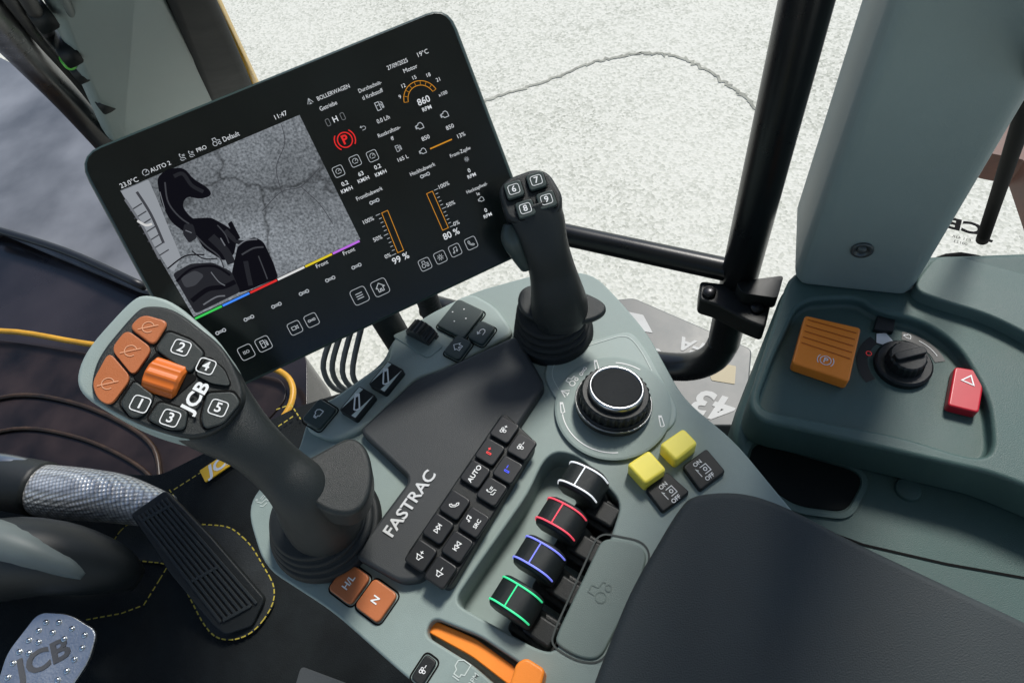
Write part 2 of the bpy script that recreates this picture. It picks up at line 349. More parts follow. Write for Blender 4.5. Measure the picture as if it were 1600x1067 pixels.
dashes([fm.l(*p) for p in [(272, 765), (330, 728), (400, 690), (462, 648)]], False)
dashes([fm.l(*p) for p in [(265, 765), (300, 815)]], False)
dashes([fm.l(*p) for p in [(135, 968), (190, 958), (225, 945), (250, 905), (262, 885)]], False)
dashes([fm.l(*p) for p in [(432, 640), (455, 632), (470, 655)]], False)
bf = Fr(P(347, 724, 0.06), Z, P(372, 710, 0.06) - P(330, 738, 0.06))
slab(bf, rect(0, 0, 0.082, 0.030), 0.001, 0.003, 0.002).obj('badge', YELP, E)
a = Acc(); text(a, bf, 'JCB', 0, 0, 0.032, 0.0016, bold=0.03, sx=1.15, shear=0.2); a.obj('badge_lettering', WHT, E)
# accelerator
E = empty('accelerator_pedal', P(300, 890, 0.06), 'black ribbed organ type accelerator pedal on the floor mat', 'pedal')
pf = Fr(P(375, 965, 0.075), (Z + (P(375, 965, 0.07) - P(240, 780, 0.07)).normalized() * 0.35), P(240, 780, 0.07) - P(375, 965, 0.07))
pq = [(203, 803), (258, 765), (330, 838), (414, 935), (394, 978), (352, 992), (333, 977), (265, 895)]
pslab(pf, pq, 0, 0.02, 0.008).obj('pedal_plate', BLK, E, bevel=0.003)
a = Acc(); 
for i in range(8):
    t = (i + 0.6) / 8.2
    u0, v0 = 205 + (255 - 205) * t, 800 + (768 - 800) * t; u1, v1 = 341 + (406 - 341) * t, 974 + (940 - 974) * t
    p0 = Vector(pf.l(u0 + 8, v0 + 8)); p1 = Vector(pf.l(u1, v1)); 
    m = p0.lerp(p1, 0.5); d = p1 - p0
    slab(pf, rect(m.x, m.y, d.length, 0.0045, math.atan2(d.y, d.x)), 0.004, 0.004, 0.001, a)
for t in (0.08, 0.62, 0.97):
    p0 = Vector(pf.l(212 + 140 * t, 800 + 175 * t)); p1 = Vector(pf.l(258 + 140 * t, 775 + 175 * t)); m = p0.lerp(p1, 0.5); d = p1 - p0
    slab(pf, rect(m.x, m.y, d.length * 0.95, 0.005, math.atan2(d.y, d.x)), 0.0046, 0.004, 0.001, a)
a.obj('pedal_rib', mat('rib_black', (0.018, 0.022, 0.023), 0.5, spec=.3), E, bevel=0.0008)
# brake pedal
E = empty('brake_pedal', P(75, 1030, 0.16), 'aluminium brake pedal plate with raised bumps and lettering', 'pedal')
bf = Fr(P(75, 1020, 0.16), Z + TOCAM(P(75, 1020, 0.16)) * 0.3, P(150, 990, 0.16) - P(75, 1020, 0.16))
pslab(bf, [(60, 955), (108, 958), (152, 985), (140, 1030), (100, 1090), (-10, 1085), (10, 1020)], 0, 0.008, 0.015).obj('pedal_plate', ALU, E, bevel=0.002)
for u, v in [(72, 972), (92, 972), (112, 982), (132, 992), (60, 985), (45, 1000), (30, 1018), (20, 1036), (128, 1012), (116, 1030), (104, 1048), (60, 1003), (12, 1058), (82, 988), (100, 998), (45, 1020), (90, 1062)]:
    a = Acc(); x, y = bf.l(u, v); lathe(bf.at(x, y), [(0.0045, 0), (0.004, 0.002), (0.0015, 0.003)], 12, a)
    a.obj('grip_bump', CHR, E, smooth=True)
a = Acc(); x, y = bf.l(68, 1030); text(a, bf, 'JCB', x, y, 0.045, 0.001, rot=0.15, bold=0.03, sx=1.1); a.obj('lettering', mat('dark_etch', (0.12, 0.12, 0.12), 0.5, 0.5), E)
tube([P(90, 1090, 0.15), P(200, 1150, 0.1), P(300, 1200, 0.07)], 0.012).obj('pedal_arm', BLK, E, smooth=True)
pslab(H(.09), [(470, 1040), (545, 1068), (560, 1130), (450, 1110)], 0, .02, .008).obj('foot_rest', mat('foot_rest_grey', (.05, .055, .055), .6, grain=500, bump=.4), bevel=.003, label='dark grey foot rest corner on the cab floor', cat='foot rest')
# steering column foot + mesh hose
E = empty('steering_column', P(60, 880, 0.1), 'grey and black steering column foot on the floor', 'steering column')
loft([(P(-120, 900, 0.15), .10, .06), (P(40, 870, 0.2), .085, .06), (P(160, 885, 0.15), .05, .045), (P(215, 905, 0.10), .012, .02)], Z, acc=None).obj('column_shroud', BLK, E, smooth=True)
loft([(P(-180, 830, 0.24), .05, .04), (P(0, 850, 0.25), .045, .035), (P(95, 880, 0.22), .03, .02), (P(130, 900, 0.2), .006, .006)], Z).obj('column_cover', mat('column_grey', (.10, .12, .115), .5, var=.1), E, smooth=True)
def meshm():
    m = bpy.data.materials.new('woven_foil'); m.use_nodes = True; nt = m.node_tree; b = nt.nodes['Principled BSDF']
    b.inputs['Metallic'].default_value = 0.6; b.inputs['Roughness'].default_value = 0.35
    tc = nt.nodes.new('ShaderNodeTexCoord'); v = nt.nodes.new('ShaderNodeTexVoronoi'); v.inputs['Scale'].default_value = 150; v.inputs['Randomness'].default_value = 0.15
    nt.links.new(tc.outputs['Object'], v.inputs['Vector'])
    cr = nt.nodes.new('ShaderNodeValToRGB'); cr.color_ramp.elements[0].color = (.95, .95, .93, 1); cr.color_ramp.elements[1].color = (.2, .2, .2, 1); cr.color_ramp.elements[1].position = 0.75
    nt.links.new(v.outputs['Distance'], cr.inputs[0]); nt.links.new(cr.outputs[0], b.inputs['Base Color'])
    bp = nt.nodes.new('ShaderNodeBump'); bp.inputs['Distance'].default_value = 0.002; nt.links.new(v.outputs['Distance'], bp.inputs['Height']); nt.links.new(bp.outputs['Normal'], b.inputs['Normal'])
    return m
E = empty('heat_shield_hose', P(160, 770, 0.12), 'silver mesh wrapped hose lying along the floor edge', 'hose')
loft([(P(66, 765, 0.13), .046, .046), (P(130, 772, 0.13), .046, .046), (P(190, 780, 0.12), .042, .042), (P(262, 800, 0.10), .030, .030)], Z, sub=10).obj('foil_sleeve', meshm(), E, smooth=True)
tube([P(-80, 745, 0.14), P(0, 752, 0.14), P(68, 764, 0.13)], 0.05).obj('hose_collar', BLK, E, smooth=True)
tube([P(-60, 720, 0.16), P(10, 728, 0.16), P(60, 740, 0.14)], 0.022).obj('clamp', mat('steel_dark', (0.25, 0.26, 0.27), 0.3, 1.0), E, smooth=True)
# front left pillar
E = empty('front_pillar', P(200, 240, 0.35), 'grey front cab pillar with black seals and cable harness', 'cab pillar')
def board(p0, p1, q1, q0, th=0.03):
    n = (p1 - p0).cross(q0 - p0).normalized()
    if n.dot(EYE - p0) < 0: n = -n
    v = [p0, p1, q1, q0]; v2 = [x - n * th for x in v]
    return Acc().add(v + v2, [[0, 1, 2, 3], [7, 6, 5, 4], [0, 4, 5, 1], [1, 5, 6, 2], [2, 6, 7, 3], [3, 7, 4, 0]])
board(P(185, 250, .40), P(345, 165, .40), P(230, -60, .95), P(50, -60, .95)).obj('pillar_trim', GREYP, E, bevel=0.01)
tube([P(232, 250, .42), P(185, 160, .56), P(140, 75, .74), P(80, -40, .97)], .004).obj('trim_seam', mat('seam_grey', (.09, .11, .105), .6), E, smooth=True)
board(P(332, 172, .40), P(402, 150, .40), P(312, -60, .95), P(232, -60, .95), .04).obj('pillar_seal', mat('seal_black', (.012, .014, .014), .7, spec=.15, var=.2), E, bevel=.012, seg=5)
tube([P(200, 260, .42), P(120, 170, .58), P(40, 85, .74), P(-60, -30, .95)], 0.022).obj('pillar_tube', STEELP, E, smooth=True)
tube([P(215, 235, .46), P(150, 150, .62), P(85, 65, .78), P(20, -40, .98)], 0.007).obj('cable_harness', RUB, E, smooth=True)
tube([P(200, 230, .47), P(130, 140, .63), P(60, 60, .79), P(-10, -40, .98)], 0.006).obj('cable_harness', RUB, E, smooth=True)
tube([P(190, 170, .62), P(170, 155, .64), P(150, 140, .66), P(175, 130, .66), P(190, 150, .64), P(160, 160, .63)], 0.0016).obj('cable_tie', RUB, E, smooth=True)
for (u, v, zz, l) in ((100, 75, .80, .05), (122, 108, .74, .03), (160, 158, .65, .03), (60, 20, .88, .04)):
    p = P(u, v, zz); d = (P(u + 30, v + 40, zz) - p).normalized()
    loft([(p - d * l / 2, .012, .010), (p + d * l / 2, .012, .010)], Z, seg=12, sub=2, ex=5).obj('cable_connector', BLK, E, smooth=True)
tube([P(104, 92, .775), P(110, 100, .762)], 0.008).obj('cable_marker', mat('green_tape', (0.1, 0.5, 0.05), 0.5), E, smooth=True)
board(P(396, 150, .36), P(412, 150, .36), P(312, -60, .90), P(298, -60, .90), .01).obj('body_edge', YELP, label='yellow painted outer edge of the cab pillar', cat='body edge', bevel=.002)
# door frame
E = empty('door_frame', P(1110, 560, .4), 'black tubular steel door frame with a cross bar', 'door frame')
bp_ = P(1128, 545, .36)
zb = z_over(1150, 425, bp_)
hb0 = P(860, 362, zb); hb1 = Vector((bp_.x, bp_.y, zb)); hd = (hb0 - hb1).normalized()
low = [bp_ + Vector((0, 0, 0.06)), bp_ + Vector((0, 0, .015)), bp_ - Vector((0, 0, .03)) + hd * 0.010, bp_ - Vector((0, 0, .066)) + hd * 0.036, bp_ - Vector((0, 0, .085)) + hd * 0.075, bp_ - Vector((0, 0, .092)) + hd * 0.12, bp_ - Vector((0, 0, .094)) + hd * 0.2, bp_ - Vector((0, 0, .095)) + hd * 0.5]
tube([Vector((bp_.x, bp_.y, 1.9)), Vector((bp_.x, bp_.y, 1.2)), Vector((bp_.x, bp_.y, .7))] + low, 0.0215, seg=24).obj('frame_tube', STEELP, E, smooth=True)
tube([hb1, hb1.lerp(hb0, .5), hb0], 0.0145).obj('cross_bar', STEELP, E, smooth=True)
hz = H(zb - 0.01)
pslab(hz, [(1094, 438), (1210, 452), (1196, 512), (1165, 500), (1120, 476), (1092, 468)], 0.0, 0.03, 0.006).obj('latch', BLK, E, bevel=0.004)
pslab(hz, [(1150, 440), (1225, 430), (1215, 466), (1160, 458)], 0.02, 0.02, 0.006).obj('latch', BLK, E, bevel=0.004)
for u, v in ((1108, 458), (1183, 482), (1146, 424)):
    a = Acc(); lathe(Fr(hz.hit(u, v, 0)), [(0.008, 0), (0.008, 0.004), (0.005, 0.006)], 16, a)
    a.obj('bolt', mat('bolt_black', (0.03, 0.03, 0.033), 0.3, 0.6), E, smooth=True)
# rear pillar
E = empty('rear_pillar', P(1330, 440, .6), 'grey plastic rear cab pillar cover with a screw', 'cab pillar')
b0, b1 = P(1240, 432, .6), P(1428, 452, .6)
nrm = (b1 - b0).cross(Z).normalized()
if nrm.dot(EYE - b0) < 0: nrm = -nrm
back = -nrm * 0.10
bb = [b0, b0 + (b1 - b0) * 0.06 + nrm * 0.012, b0 + (b1 - b0) * 0.9 + nrm * 0.012, b1, b1 + back, b0 + back]
tt = [p + Vector((0, 0, 1.3)) for p in bb]
Acc().add(bb + tt, [list(range(6)), list(range(11, 5, -1))] + [[i, (i + 1) % 6, 6 + (i + 1) % 6, 6 + i] for i in range(6)]).obj('pillar_cover', GREYP, E, bevel=0.012, ang=10)
pf2 = Fr(b0 + nrm * 0.012, nrm, Z)
x, y = pf2.l(1347, 390)
lathe(pf2.at(x, y), [(0.010, 0), (0.010, 0.002), (0.0065, 0.0022), (0.006, -0.001), (0.0045, -0.001), (0.004, 0.002), (0.001, 0.003)], 24).obj('screw', mat('screw_dark', (0.06, 0.07, 0.07), 0.35, 0.3), E, smooth=True)
# rear window beyond the pillar
E = empty('rear_window', P(1560, 300, .7), 'rear side window with black frame and small decal', 'window')
tube([P(1425, 432, .50), P(1500, 402, .53), P(1640, 446, .53)], 0.006).obj('window_seal', FL, E, smooth=True)
tube([P(1535, 375, .42), P(1560, 300, .55), P(1620, 120, .85), P(1680, -20, 1.05)], 0.008).obj('window_frame', FL, E, smooth=True)
rf = Fr(P(1512, 356, 0.3), Z, P(1540, 362, .3) - P(1490, 350, .3))
a = Acc(); text(a, rf, 'JCB', 0, 0, 0.034, 0.0, mirror=True, bold=0.04, sx=1.3); a.obj('glass_decal', FL, E)
for i in range(2):
    a = Acc(); text(a, rf, ('E11 43R', '00123')[i], -0.005, -0.026 - 0.010 * i, 0.008, 0.0, mirror=True); a.obj('glass_decal', FL, E)
pslab(H(-0.4), [(1560, 140), (1700, 90), (1760, 330), (1640, 360), (1600, 250), (1548, 240)], 0, 0.1, 0.01).obj('implement', mat('brown_red_paint', (0.12, 0.05, 0.032), 0.5, var=0.3), bevel=0.01, label='brown red painted metal cover outside the rear window', cat='metal cover')
# =================================================================== SIDE PANEL (right of seat)
E = empty('side_panel', P(1400, 600, .4), 'grey green side panel, colour darkened for shade, with ignition and hazard switches', 'side panel')
BZ = .545
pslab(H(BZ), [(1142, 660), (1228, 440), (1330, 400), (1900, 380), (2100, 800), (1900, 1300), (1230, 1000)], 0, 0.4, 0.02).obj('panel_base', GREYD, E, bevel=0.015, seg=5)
h6 = Fr(P(1400, 560, .60), Z, P(1450, 575, .6) - P(1350, 545, .6))
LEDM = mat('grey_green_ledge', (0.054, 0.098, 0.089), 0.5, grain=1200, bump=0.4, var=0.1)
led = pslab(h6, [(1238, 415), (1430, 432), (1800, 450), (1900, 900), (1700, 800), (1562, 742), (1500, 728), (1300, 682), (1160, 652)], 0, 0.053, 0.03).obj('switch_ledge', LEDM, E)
c1 = pslab(h6, [(1258, 450), (1352, 445), (1380, 468), (1450, 480), (1512, 520), (1562, 605), (1572, 690), (1540, 702), (1420, 665), (1185, 622), (1215, 540)], 0.02, 0.034, 0.02).obj('c', GREYD)
cut(led, [c1]); add_bevel(led, 0.008, 5)
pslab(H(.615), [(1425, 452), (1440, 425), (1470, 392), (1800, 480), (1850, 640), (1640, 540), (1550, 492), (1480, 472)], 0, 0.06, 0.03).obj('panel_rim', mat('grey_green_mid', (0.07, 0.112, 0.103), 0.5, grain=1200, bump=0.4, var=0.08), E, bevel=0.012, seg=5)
hp = H(BZ)
pslab(hp, [(1178, 690), (1335, 735), (1348, 752), (1322, 800), (1245, 790), (1165, 738)], 0.001, 0.006, 0.012).obj('pocket_shade', mat('pocket_shade_black', (0.005, 0.007, 0.007), 0.7, spec=.1), E, bevel=0.0008)  # flat black slab, the shade inside the recess put into its colour
a = Acc(); q = rounded([hp.l(u, v, .003) for u, v in [(1172, 684), (1338, 730), (1356, 752), (1326, 808), (1245, 798), (1155, 740)]], 0.012)
stroke(a, hp, q, 0.005, 0.003, True); a.obj('pocket_rim', LEDM, E)
a = Acc(); x, y = hp.l(1418, 765); lathe(hp.at(x, y), [(0.012, 0), (0.011, 0.004), (0.006, 0.005)], 24, a); a.obj('round_cap', GREYD, E, bevel=.001)
a = Acc(); q = [hp.l(u, v, .002) for u, v in [(1230, 806), (1350, 850), (1480, 880), (1620, 905)]]
stroke(a, hp, q, 0.002, 0.001); a.obj('panel_seam', FL, E)
hr = h6.at(0, 0, -0.014)
def onr(u, v, h=0): return hr.l(u, v, h)
o = pslab(hr, [(1258, 492), (1346, 512), (1327, 596), (1238, 566)], 0.016, 0.016, 0.004).obj('park_brake_switch', ORA, E, bevel=0.002)
for i in range(5):
    t = 0.1 + i * 0.12
    u0, v0 = 1258 - 20 * t + 6, 492 + 74 * t; u1, v1 = 1346 - 19 * t - 6, 512 + 84 * t
    a = Acc(); stroke(a, hr, [onr(u0, v0, .0165), onr(u1, v1, .0165)], 0.0012, 0.0165); a.obj('groove', mat('orange_groove', (0.5, 0.11, 0.01), 0.5), o)
a = Acc(); x, y = onr(1290, 563, .017)
stroke(a, hr, circ(x, y, .005, 20), 0.0008, .017, True); text(a, hr, 'P', x, y, .008, .017, bold=.02)
stroke(a, hr, circ(x, y, .0075, 8, 140, 220), 0.0008, .017); stroke(a, hr, circ(x, y, .0075, 8, -40, 40), 0.0008, .017)
a.obj('park_symbol', WHT, o)
pslab(hr, [(1371, 493), (1400, 495), (1396, 518), (1366, 514)], 0.006, 0.006, 0.001).obj('socket_cover', BLK, E, bevel=0.001)
x, y = onr(1409, 572)
lathe(hr.at(x, y), [(0.026, 0), (0.026, 0.006), (0.024, 0.008), (0.018, 0.008), (0.017, 0.018), (0.015, 0.020)], 40, teeth=20, tdepth=0.0009, trange=(3, 4)).obj('ignition_switch', BLK, E)
kf = hr.at(x, y, 0.019)
slab(kf, rect(0, 0, .008, .030, -0.9), 0.006, 0.006, .003).obj('ignition_key_grip', BLK, E, bevel=0.001)
SC = mat('scale_dark', (0.012, 0.014, 0.014), 0.4)
a = Acc(); stroke(a, hr, circ(x, y, .036, 16, 30, 100), 0.010, .0006); a.obj('ignition_scale', SC, E)
a = Acc(); stroke(a, hr, circ(x, y, .036, 16, 145, 230), 0.010, .0006); a.obj('ignition_scale', SC, E)
a = Acc(); stroke(a, hr, circ(x, y, .036, 12, 40, 75), 0.0008, .0011)
p = circ(x, y, .036, 12, 40, 92)[-1]; icon(a, hr, 'engine', p[0], p[1], .004, .0011); a.obj('ignition_mark', WHT, E)
a = Acc(); p = onr(1381, 531); fill(a, hr, [(p[0] - .006, p[1] - .007), (p[0] + .005, p[1] - .007), (p[0] + .008, p[1] + .001), (p[0], p[1] + .008), (p[0] - .008, p[1] + .004)], .0013)
a.obj('ignition_mark', WHT, E)
a = Acc(); p = onr(1357, 553); stroke(a, hr, circ(p[0], p[1], .0025, 14), .0006, .0012, True); a.obj('ignition_stop_mark', REDPR, E)
o = pslab(hr, [(1492, 572), (1541, 580), (1530, 645), (1481, 633)], 0.012, 0.012, 0.004).obj('hazard_switch', REDP, E, bevel=0.002)
a = Acc(); x, y = onr(1514, 594, .0125)
tri = [(x + .006 * math.cos(rad(t)), y + .006 * math.sin(rad(t))) for t in (80, 200, 320)]
stroke(a, hr, tri, .0012, .0125, True); a.obj('hazard_symbol', WHT, o)
# =================================================================== CONSOLE
CZ = .60
xdir = P(790, 670, CZ) - P(650, 870, CZ)
CF = Fr(P(640, 740, CZ), Z, xdir)
CON = empty('control_console', P(760, 760, .45), 'grey green armrest control console with keypads, dial and switches', 'control console')
outline = [(386, 800), (402, 762), (465, 712), (480, 650), (600, 565), (612, 530), (650, 505), (740, 455), (850, 425), (925, 425), (965, 465), (1012, 520), (1068, 622), (1150, 690), (1228, 785), (1330, 900), (1250, 1300), (900, 1250), (640, 1062), (520, 955), (412, 885)]
body = pslab(CF, outline, 0, 0.11, 0.02).obj('console_body', GREY, CON)
c1 = pslab(CF, [(846, 705), (868, 690), (905, 700), (972, 772), (950, 840), (866, 1012), (838, 1008), (700, 932), (735, 880), (820, 760)], 0.02, 0.055, 0.012).obj('c', GREY)
c2 = pslab(CF, [(654, 984), (668, 956), (744, 986), (812, 1032), (850, 1085), (800, 1092), (732, 1032)], 0.02, 0.040, 0.008).obj('c', GREY)
cut(body, [c1, c2]); add_bevel(body, 0.009, 4, 40)
pslab(CF, [(474, 670), (488, 632), (520, 622), (590, 572), (607, 565), (612, 528), (640, 512), (665, 492), (735, 456), (775, 478), (805, 520), (690, 580), (650, 592), (572, 668), (520, 690)], 0.007, 0.02, 0.012).obj('button_rail', GREYL, CON, bevel=0.005)
pslab(CF, [(550, 868), (640, 748), (560, 672), (648, 592), (690, 576), (808, 522), (852, 600), (812, 660), (660, 905), (625, 910)], 0.012, 0.02, 0.008).obj('cover_panel', COVER, CON, bevel=0.004, label='matte charcoal cover panel with silver lettering')
kp = CF.at(0, 0, 0.012)
a = Acc(); p0 = Vector(kp.l(605, 838)); p1 = Vector(kp.l(673, 742)); m = p0.lerp(p1, .5); d = p1 - p0
V, _ = tmesh('FASTRAC', 0.02); wd = max(v.x for v in V) - min(v.x for v in V)
text(a, kp, 'FASTRAC', m.x + .002, m.y, d.length / wd, 0.0012, rot=math.atan2(d.y, d.x), bold=0.02, sx=1.02)
a.obj('silver_lettering', mat('silver_letters', (0.62, 0.63, 0.62), 0.35, .2), CON)
pslab(kp, [(786, 642), (838, 690), (700, 922), (630, 872)], 0.002, 0.014, 0.008).obj('keypad_base', BLK, CON, bevel=0.002)
keys = [((788, 671), 'fanup', 'w'), ((815, 697), 'fandn', 'w'), ((765, 705), 'plus', 'r'), ((793, 733), 'minus', 'b'), ((742, 740), 'AUTO', 'w'), ((768, 767), 'seat', 'w'),
        ((710, 788), 'phone', 'w'), ((740, 815), 'src', 'w'), ((684, 825), 'next', 'w'), ((714, 853), 'prev', 'w'), ((657, 867), 'volup', 'w'), ((688, 893), 'voldn', 'w')]
kk = kp.at(0, 0, 0.002)
for (u, v), ic, c in keys:
    x, y = kk.l(u, v, .005); o = slab(kk, rect(x, y, .0225, .0215), 0.005, 0.005, .004).obj('key', KEY, CON, bevel=0.0015)
    a = Acc()
    if ic == 'AUTO': text(a, kk, ic, x, y, .0065, .0055, bold=.02)
    else: icon(a, kk, ic, x, y + (.003 if ic == 'src' else 0), .0045, .0055)
    if ic == 'src': text(a, kk, 'SRC', x, y - .004, .005, .0055, bold=.02)
    a.obj('key_symbol', {'w': WHT, 'r': REDPR, 'b': BLUEP}[c], o)
rk = CF.at(0, 0, 0.007)
def btn(name, px_c, w, h, m, ic=None, s=.006, th=.005, par=CON, fr=rk, rot=0, icm=WHT, r=.004, wl=.12):
    x, y = fr.l(*px_c, th); o = slab(fr, rect(x, y, w, h, rot), th, th, r).obj(name, m, par, bevel=.0014)
    a = Acc(); stroke(a, fr, rounded(rect(x, y, w + .003, h + .003, rot), r + .001), .0014, .0005, True); a.obj('button_gap', FL, par)
    if ic:
        a = Acc()
        if ic in ICON: icon(a, fr, ic, x, y, s, th + .0005, rot, wl)
        else: text(a, fr, ic, x, y, s, th + .0005, rot, bold=.02)
        a.obj(name + '_symbol', icm, o)
    return o
x, y = rk.l(719, 497)
btn('navigation_pad', (719, 497), .040, .036, KEYG)
for dx, dy in ((0, .009), (0, -.009), (.009, 0), (-.009, 0)):
    a = Acc(); fill(a, rk, circ(x + dx, y + dy, .0009, 8), .0056); a.obj('navigation_dot', WHT, CON)
btn('home_button', (715, 542), .025, .020, KEYG, 'home', .0055)
btn('return_button', (752, 519), .025, .020, KEYG, 'back', .005)
x, y = rk.l(660, 524); wfz = Fr(rk.w(x, y, .0), rk.x, rk.y)
pslab(rk, [(612, 524), (650, 508), (694, 540), (668, 560), (640, 542)], 0.001, 0.01, .005).obj('wheel_surround', GREY, CON, bevel=.001)
lathe(wfz.at(0, 0, -.008), [(0.014, 0), (0.017, .001), (.017, .016), (.014, .017)], 72, teeth=18, tdepth=.0022, trange=(1, 2)).obj('scroll_wheel', mat('wheel_dark', (.02, .022, .022), .35), CON)
for c in ((603, 588), (558, 628)):
    x, y = rk.l(*c, .009)
    o = slab(rk, rect(x, y, .032, .023), .008, .010, .003).obj('rocker_switch', BLK, CON, bevel=.001)
    a = Acc(); fill(a, rk, [(x - .0145, y + .0098), (x + .0145, y + .0098), (x + .0145, y + .0045)], .0085); a.obj('rocker_face', WHTD, o)
    a = Acc(); fill(a, rk, [(x + .0145, y - .0098), (x - .0145, y - .0098), (x - .0145, y - .0045)], .0085); a.obj('rocker_face', WHTD, o)
    a = Acc(); icon(a, rk, 'lever', x, y, .0088, .009, 0, .14); a.obj('rocker_symbol', WHT, o)
btn('camera_button', (498, 646), .028, .024, KEYG, 'engine', .006)
btn('gear_range_button', (545, 910), .028, .027, COP, 'H/L', .0085, .005, fr=CF, r=.005)
btn('neutral_button', (587, 937), .028, .027, COP, 'N', .009, .005, fr=CF, r=.005)
pslab(CF, [(662, 983), (673, 966), (742, 996), (806, 1042), (826, 1072), (806, 1078), (736, 1024)], -0.010, 0.012, .006).obj('throttle_slot', ORA, CON, bevel=.003)
pslab(CF, [(806, 1035), (822, 1026), (852, 1045), (838, 1100), (790, 1090)], .022, .03, .004).obj('throttle_handle', ORA, CON, bevel=.003, label='bright orange throttle lever handle')
a = Acc(); x, y = CF.l(722, 1045); icon(a, CF, 'engine', x, y, .009, .0006, w=.08); a.obj('printed_mark', WHTD, CON)
a = Acc(); x, y = CF.l(740, 1062); text(a, CF, 'RPM', x, y, .006, .0006, bold=.01); a.obj('printed_mark', WHTD, CON)
for (u, v, ic) in ((836, 553, 'wiper'), (866, 560, 'cam'), (410, 783, 'seat')):
    a = Acc(); x, y = CF.l(u, v); icon(a, CF, ic, x, y, .0065, .0035 if u > 500 else .0006, w=.09); a.obj('printed_mark', WHTD, CON)
btn('button', (662, 1046), .022, .012, BLK, 'fandn', .004, .003, fr=CF)
pslab(CF, [(942, 838), (1000, 850), (1012, 868), (1000, 910), (938, 1030), (905, 1028), (866, 1005), (872, 985)], 0.003, 0.01, .01).obj('storage_lid', LID, CON, bevel=.002)
a = Acc(); q = rounded([CF.l(u, v) for u, v in [(936, 832), (1003, 845), (1017, 866), (1004, 912), (941, 1036), (903, 1034), (860, 1008), (867, 983)]], .010); stroke(a, CF, q, .0016, .0006, True); a.obj('lid_seam', mat('seam_dark', (.05, .06, .058), .7), CON)
a = Acc(); x, y = CF.l(938, 925); icon(a, CF, 'tractor', x, y, .009, .0035, w=.07); a.obj('lid_symbol', mat('emboss_shade', (0.118, .156, .143), .5), CON)  # debossed icon drawn flat, its shade put into a darker colour
# dial zone
pl = [(848, 582), (866, 548), (985, 515), (1010, 545), (1060, 640), (1052, 668), (960, 705), (930, 702), (860, 612)]
pslab(CF, pl, 0.003, 0.01, .012).obj('dial_panel', GREYL, CON, bevel=.0018)
a = Acc(); q = rounded([CF.l(u, v) for u, v in [(860, 585), (875, 556), (980, 524), (1002, 550), (1048, 640), (1043, 660), (962, 694), (935, 692), (872, 610)]], .012); stroke(a, CF, q, .0007, .0036, True); a.obj('panel_line', WHTD, CON)
x, y = CF.l(957, 638); D = CF.at(x, y, .003)
lathe(D, [(.056, 0), (.056, .0015), (.054, .002), (.040, .002)], 64).obj('dial_surround', GREY, CON)
DT = Fr(D.o + D.n * .002, Z + D.x * .10 + (P(1000, 600, CZ) - P(950, 640, CZ)).normalized() * .12, D.x)
o = lathe(DT, [(.036, 0), (.036, .008), (.034, .011), (.027, .011), (.026, .020)], 96).obj('rotary_dial', BLK, CON, bevel=.0006)
lathe(DT, [(.0335, .0105), (.0335, .020), (.031, .022), (.0262, .022), (.0262, .0105)], 120, teeth=30, tdepth=.0012, trange=(0, 1), ring=True).obj('knurled_ring', BLK, o)
lathe(DT, [(.0360, .006), (.0372, .0068), (.0372, .0082), (.0360, .0090)], 64, ring=True).obj('dial_base_ring', mat('satin_steel', (.25, .26, .26), .3, 1.0), o, smooth=True)
lathe(DT, [(.0245, .020), (.0262, .0215), (.0265, .027), (.0258, .0298), (.0245, .0303), (.0232, .0296), (.0232, .020)], 64, ring=True).obj('chrome_ring', mat('satin_chrome', (.45, .46, .46), .28, 1.0), o, smooth=True)
lathe(DT, [(.0228, .020), (.0228, .0290), (.0215, .0296), (.017, .0290), (.008, .0285)], 64).obj('dial_top', mat('speckled_top', (0.016, 0.018, 0.019), .7, grain=2500, bump=1.0, spec=.3), o)
a = Acc(); stroke(a, D, circ(0, 0, .049, 30, 130, 215), .0010, .0024); a.obj('dial_mark', WHT, CON)
a = Acc(); stroke(a, D, circ(0, 0, .049, 14, -5, 25), .0010, .0024); a.obj('dial_mark', WHT, CON)
for ang, ic in ((122, 'lever'), (102, 'wiper'), (84, 'tractor'), (66, 'link'), (48, 'lever'), (-80, 'lever')):
    a = Acc(); icon(a, D, ic, .0485 * math.cos(rad(ang)), .0485 * math.sin(rad(ang)), .0055, .0024, w=.13); a.obj('dial_mark', WHT, CON)
for cap, base, tcen in (([(1030, 694), (1068, 668), (1091, 692), (1056, 720)], [(1066, 728), (1104, 700), (1134, 736), (1094, 766)], (1098, 735)),
                        ([(979, 725), (1014, 702), (1042, 733), (1008, 756)], [(1008, 764), (1042, 736), (1078, 768), (1036, 800)], (1045, 770))):
    o = pslab(CF, base, .006, .012, .003).obj('guarded_switch', BLK, CON, bevel=.0015)
    pslab(CF, cap, .018, .022, .004).obj('switch_cap', YEL, o, bevel=.003)
    q0 = Vector(CF.l(*base[0])); q1 = Vector(CF.l(*base[1])); rr = math.atan2((q1 - q0).y, (q1 - q0).x)
    a = Acc(); x, y = CF.l(*tcen, .0065); f = CF.at(x, y, .0065, rr)
    icon(a, f, 'switch', 0.002, 0, .0045, 0, w=.14); text(a, f, 'ON', .001, .0080, .0055, 0, bold=.02); text(a, f, 'OFF', .001, -.0080, .0055, 0, bold=.02)
    a.obj('switch_symbol', WHT, o)
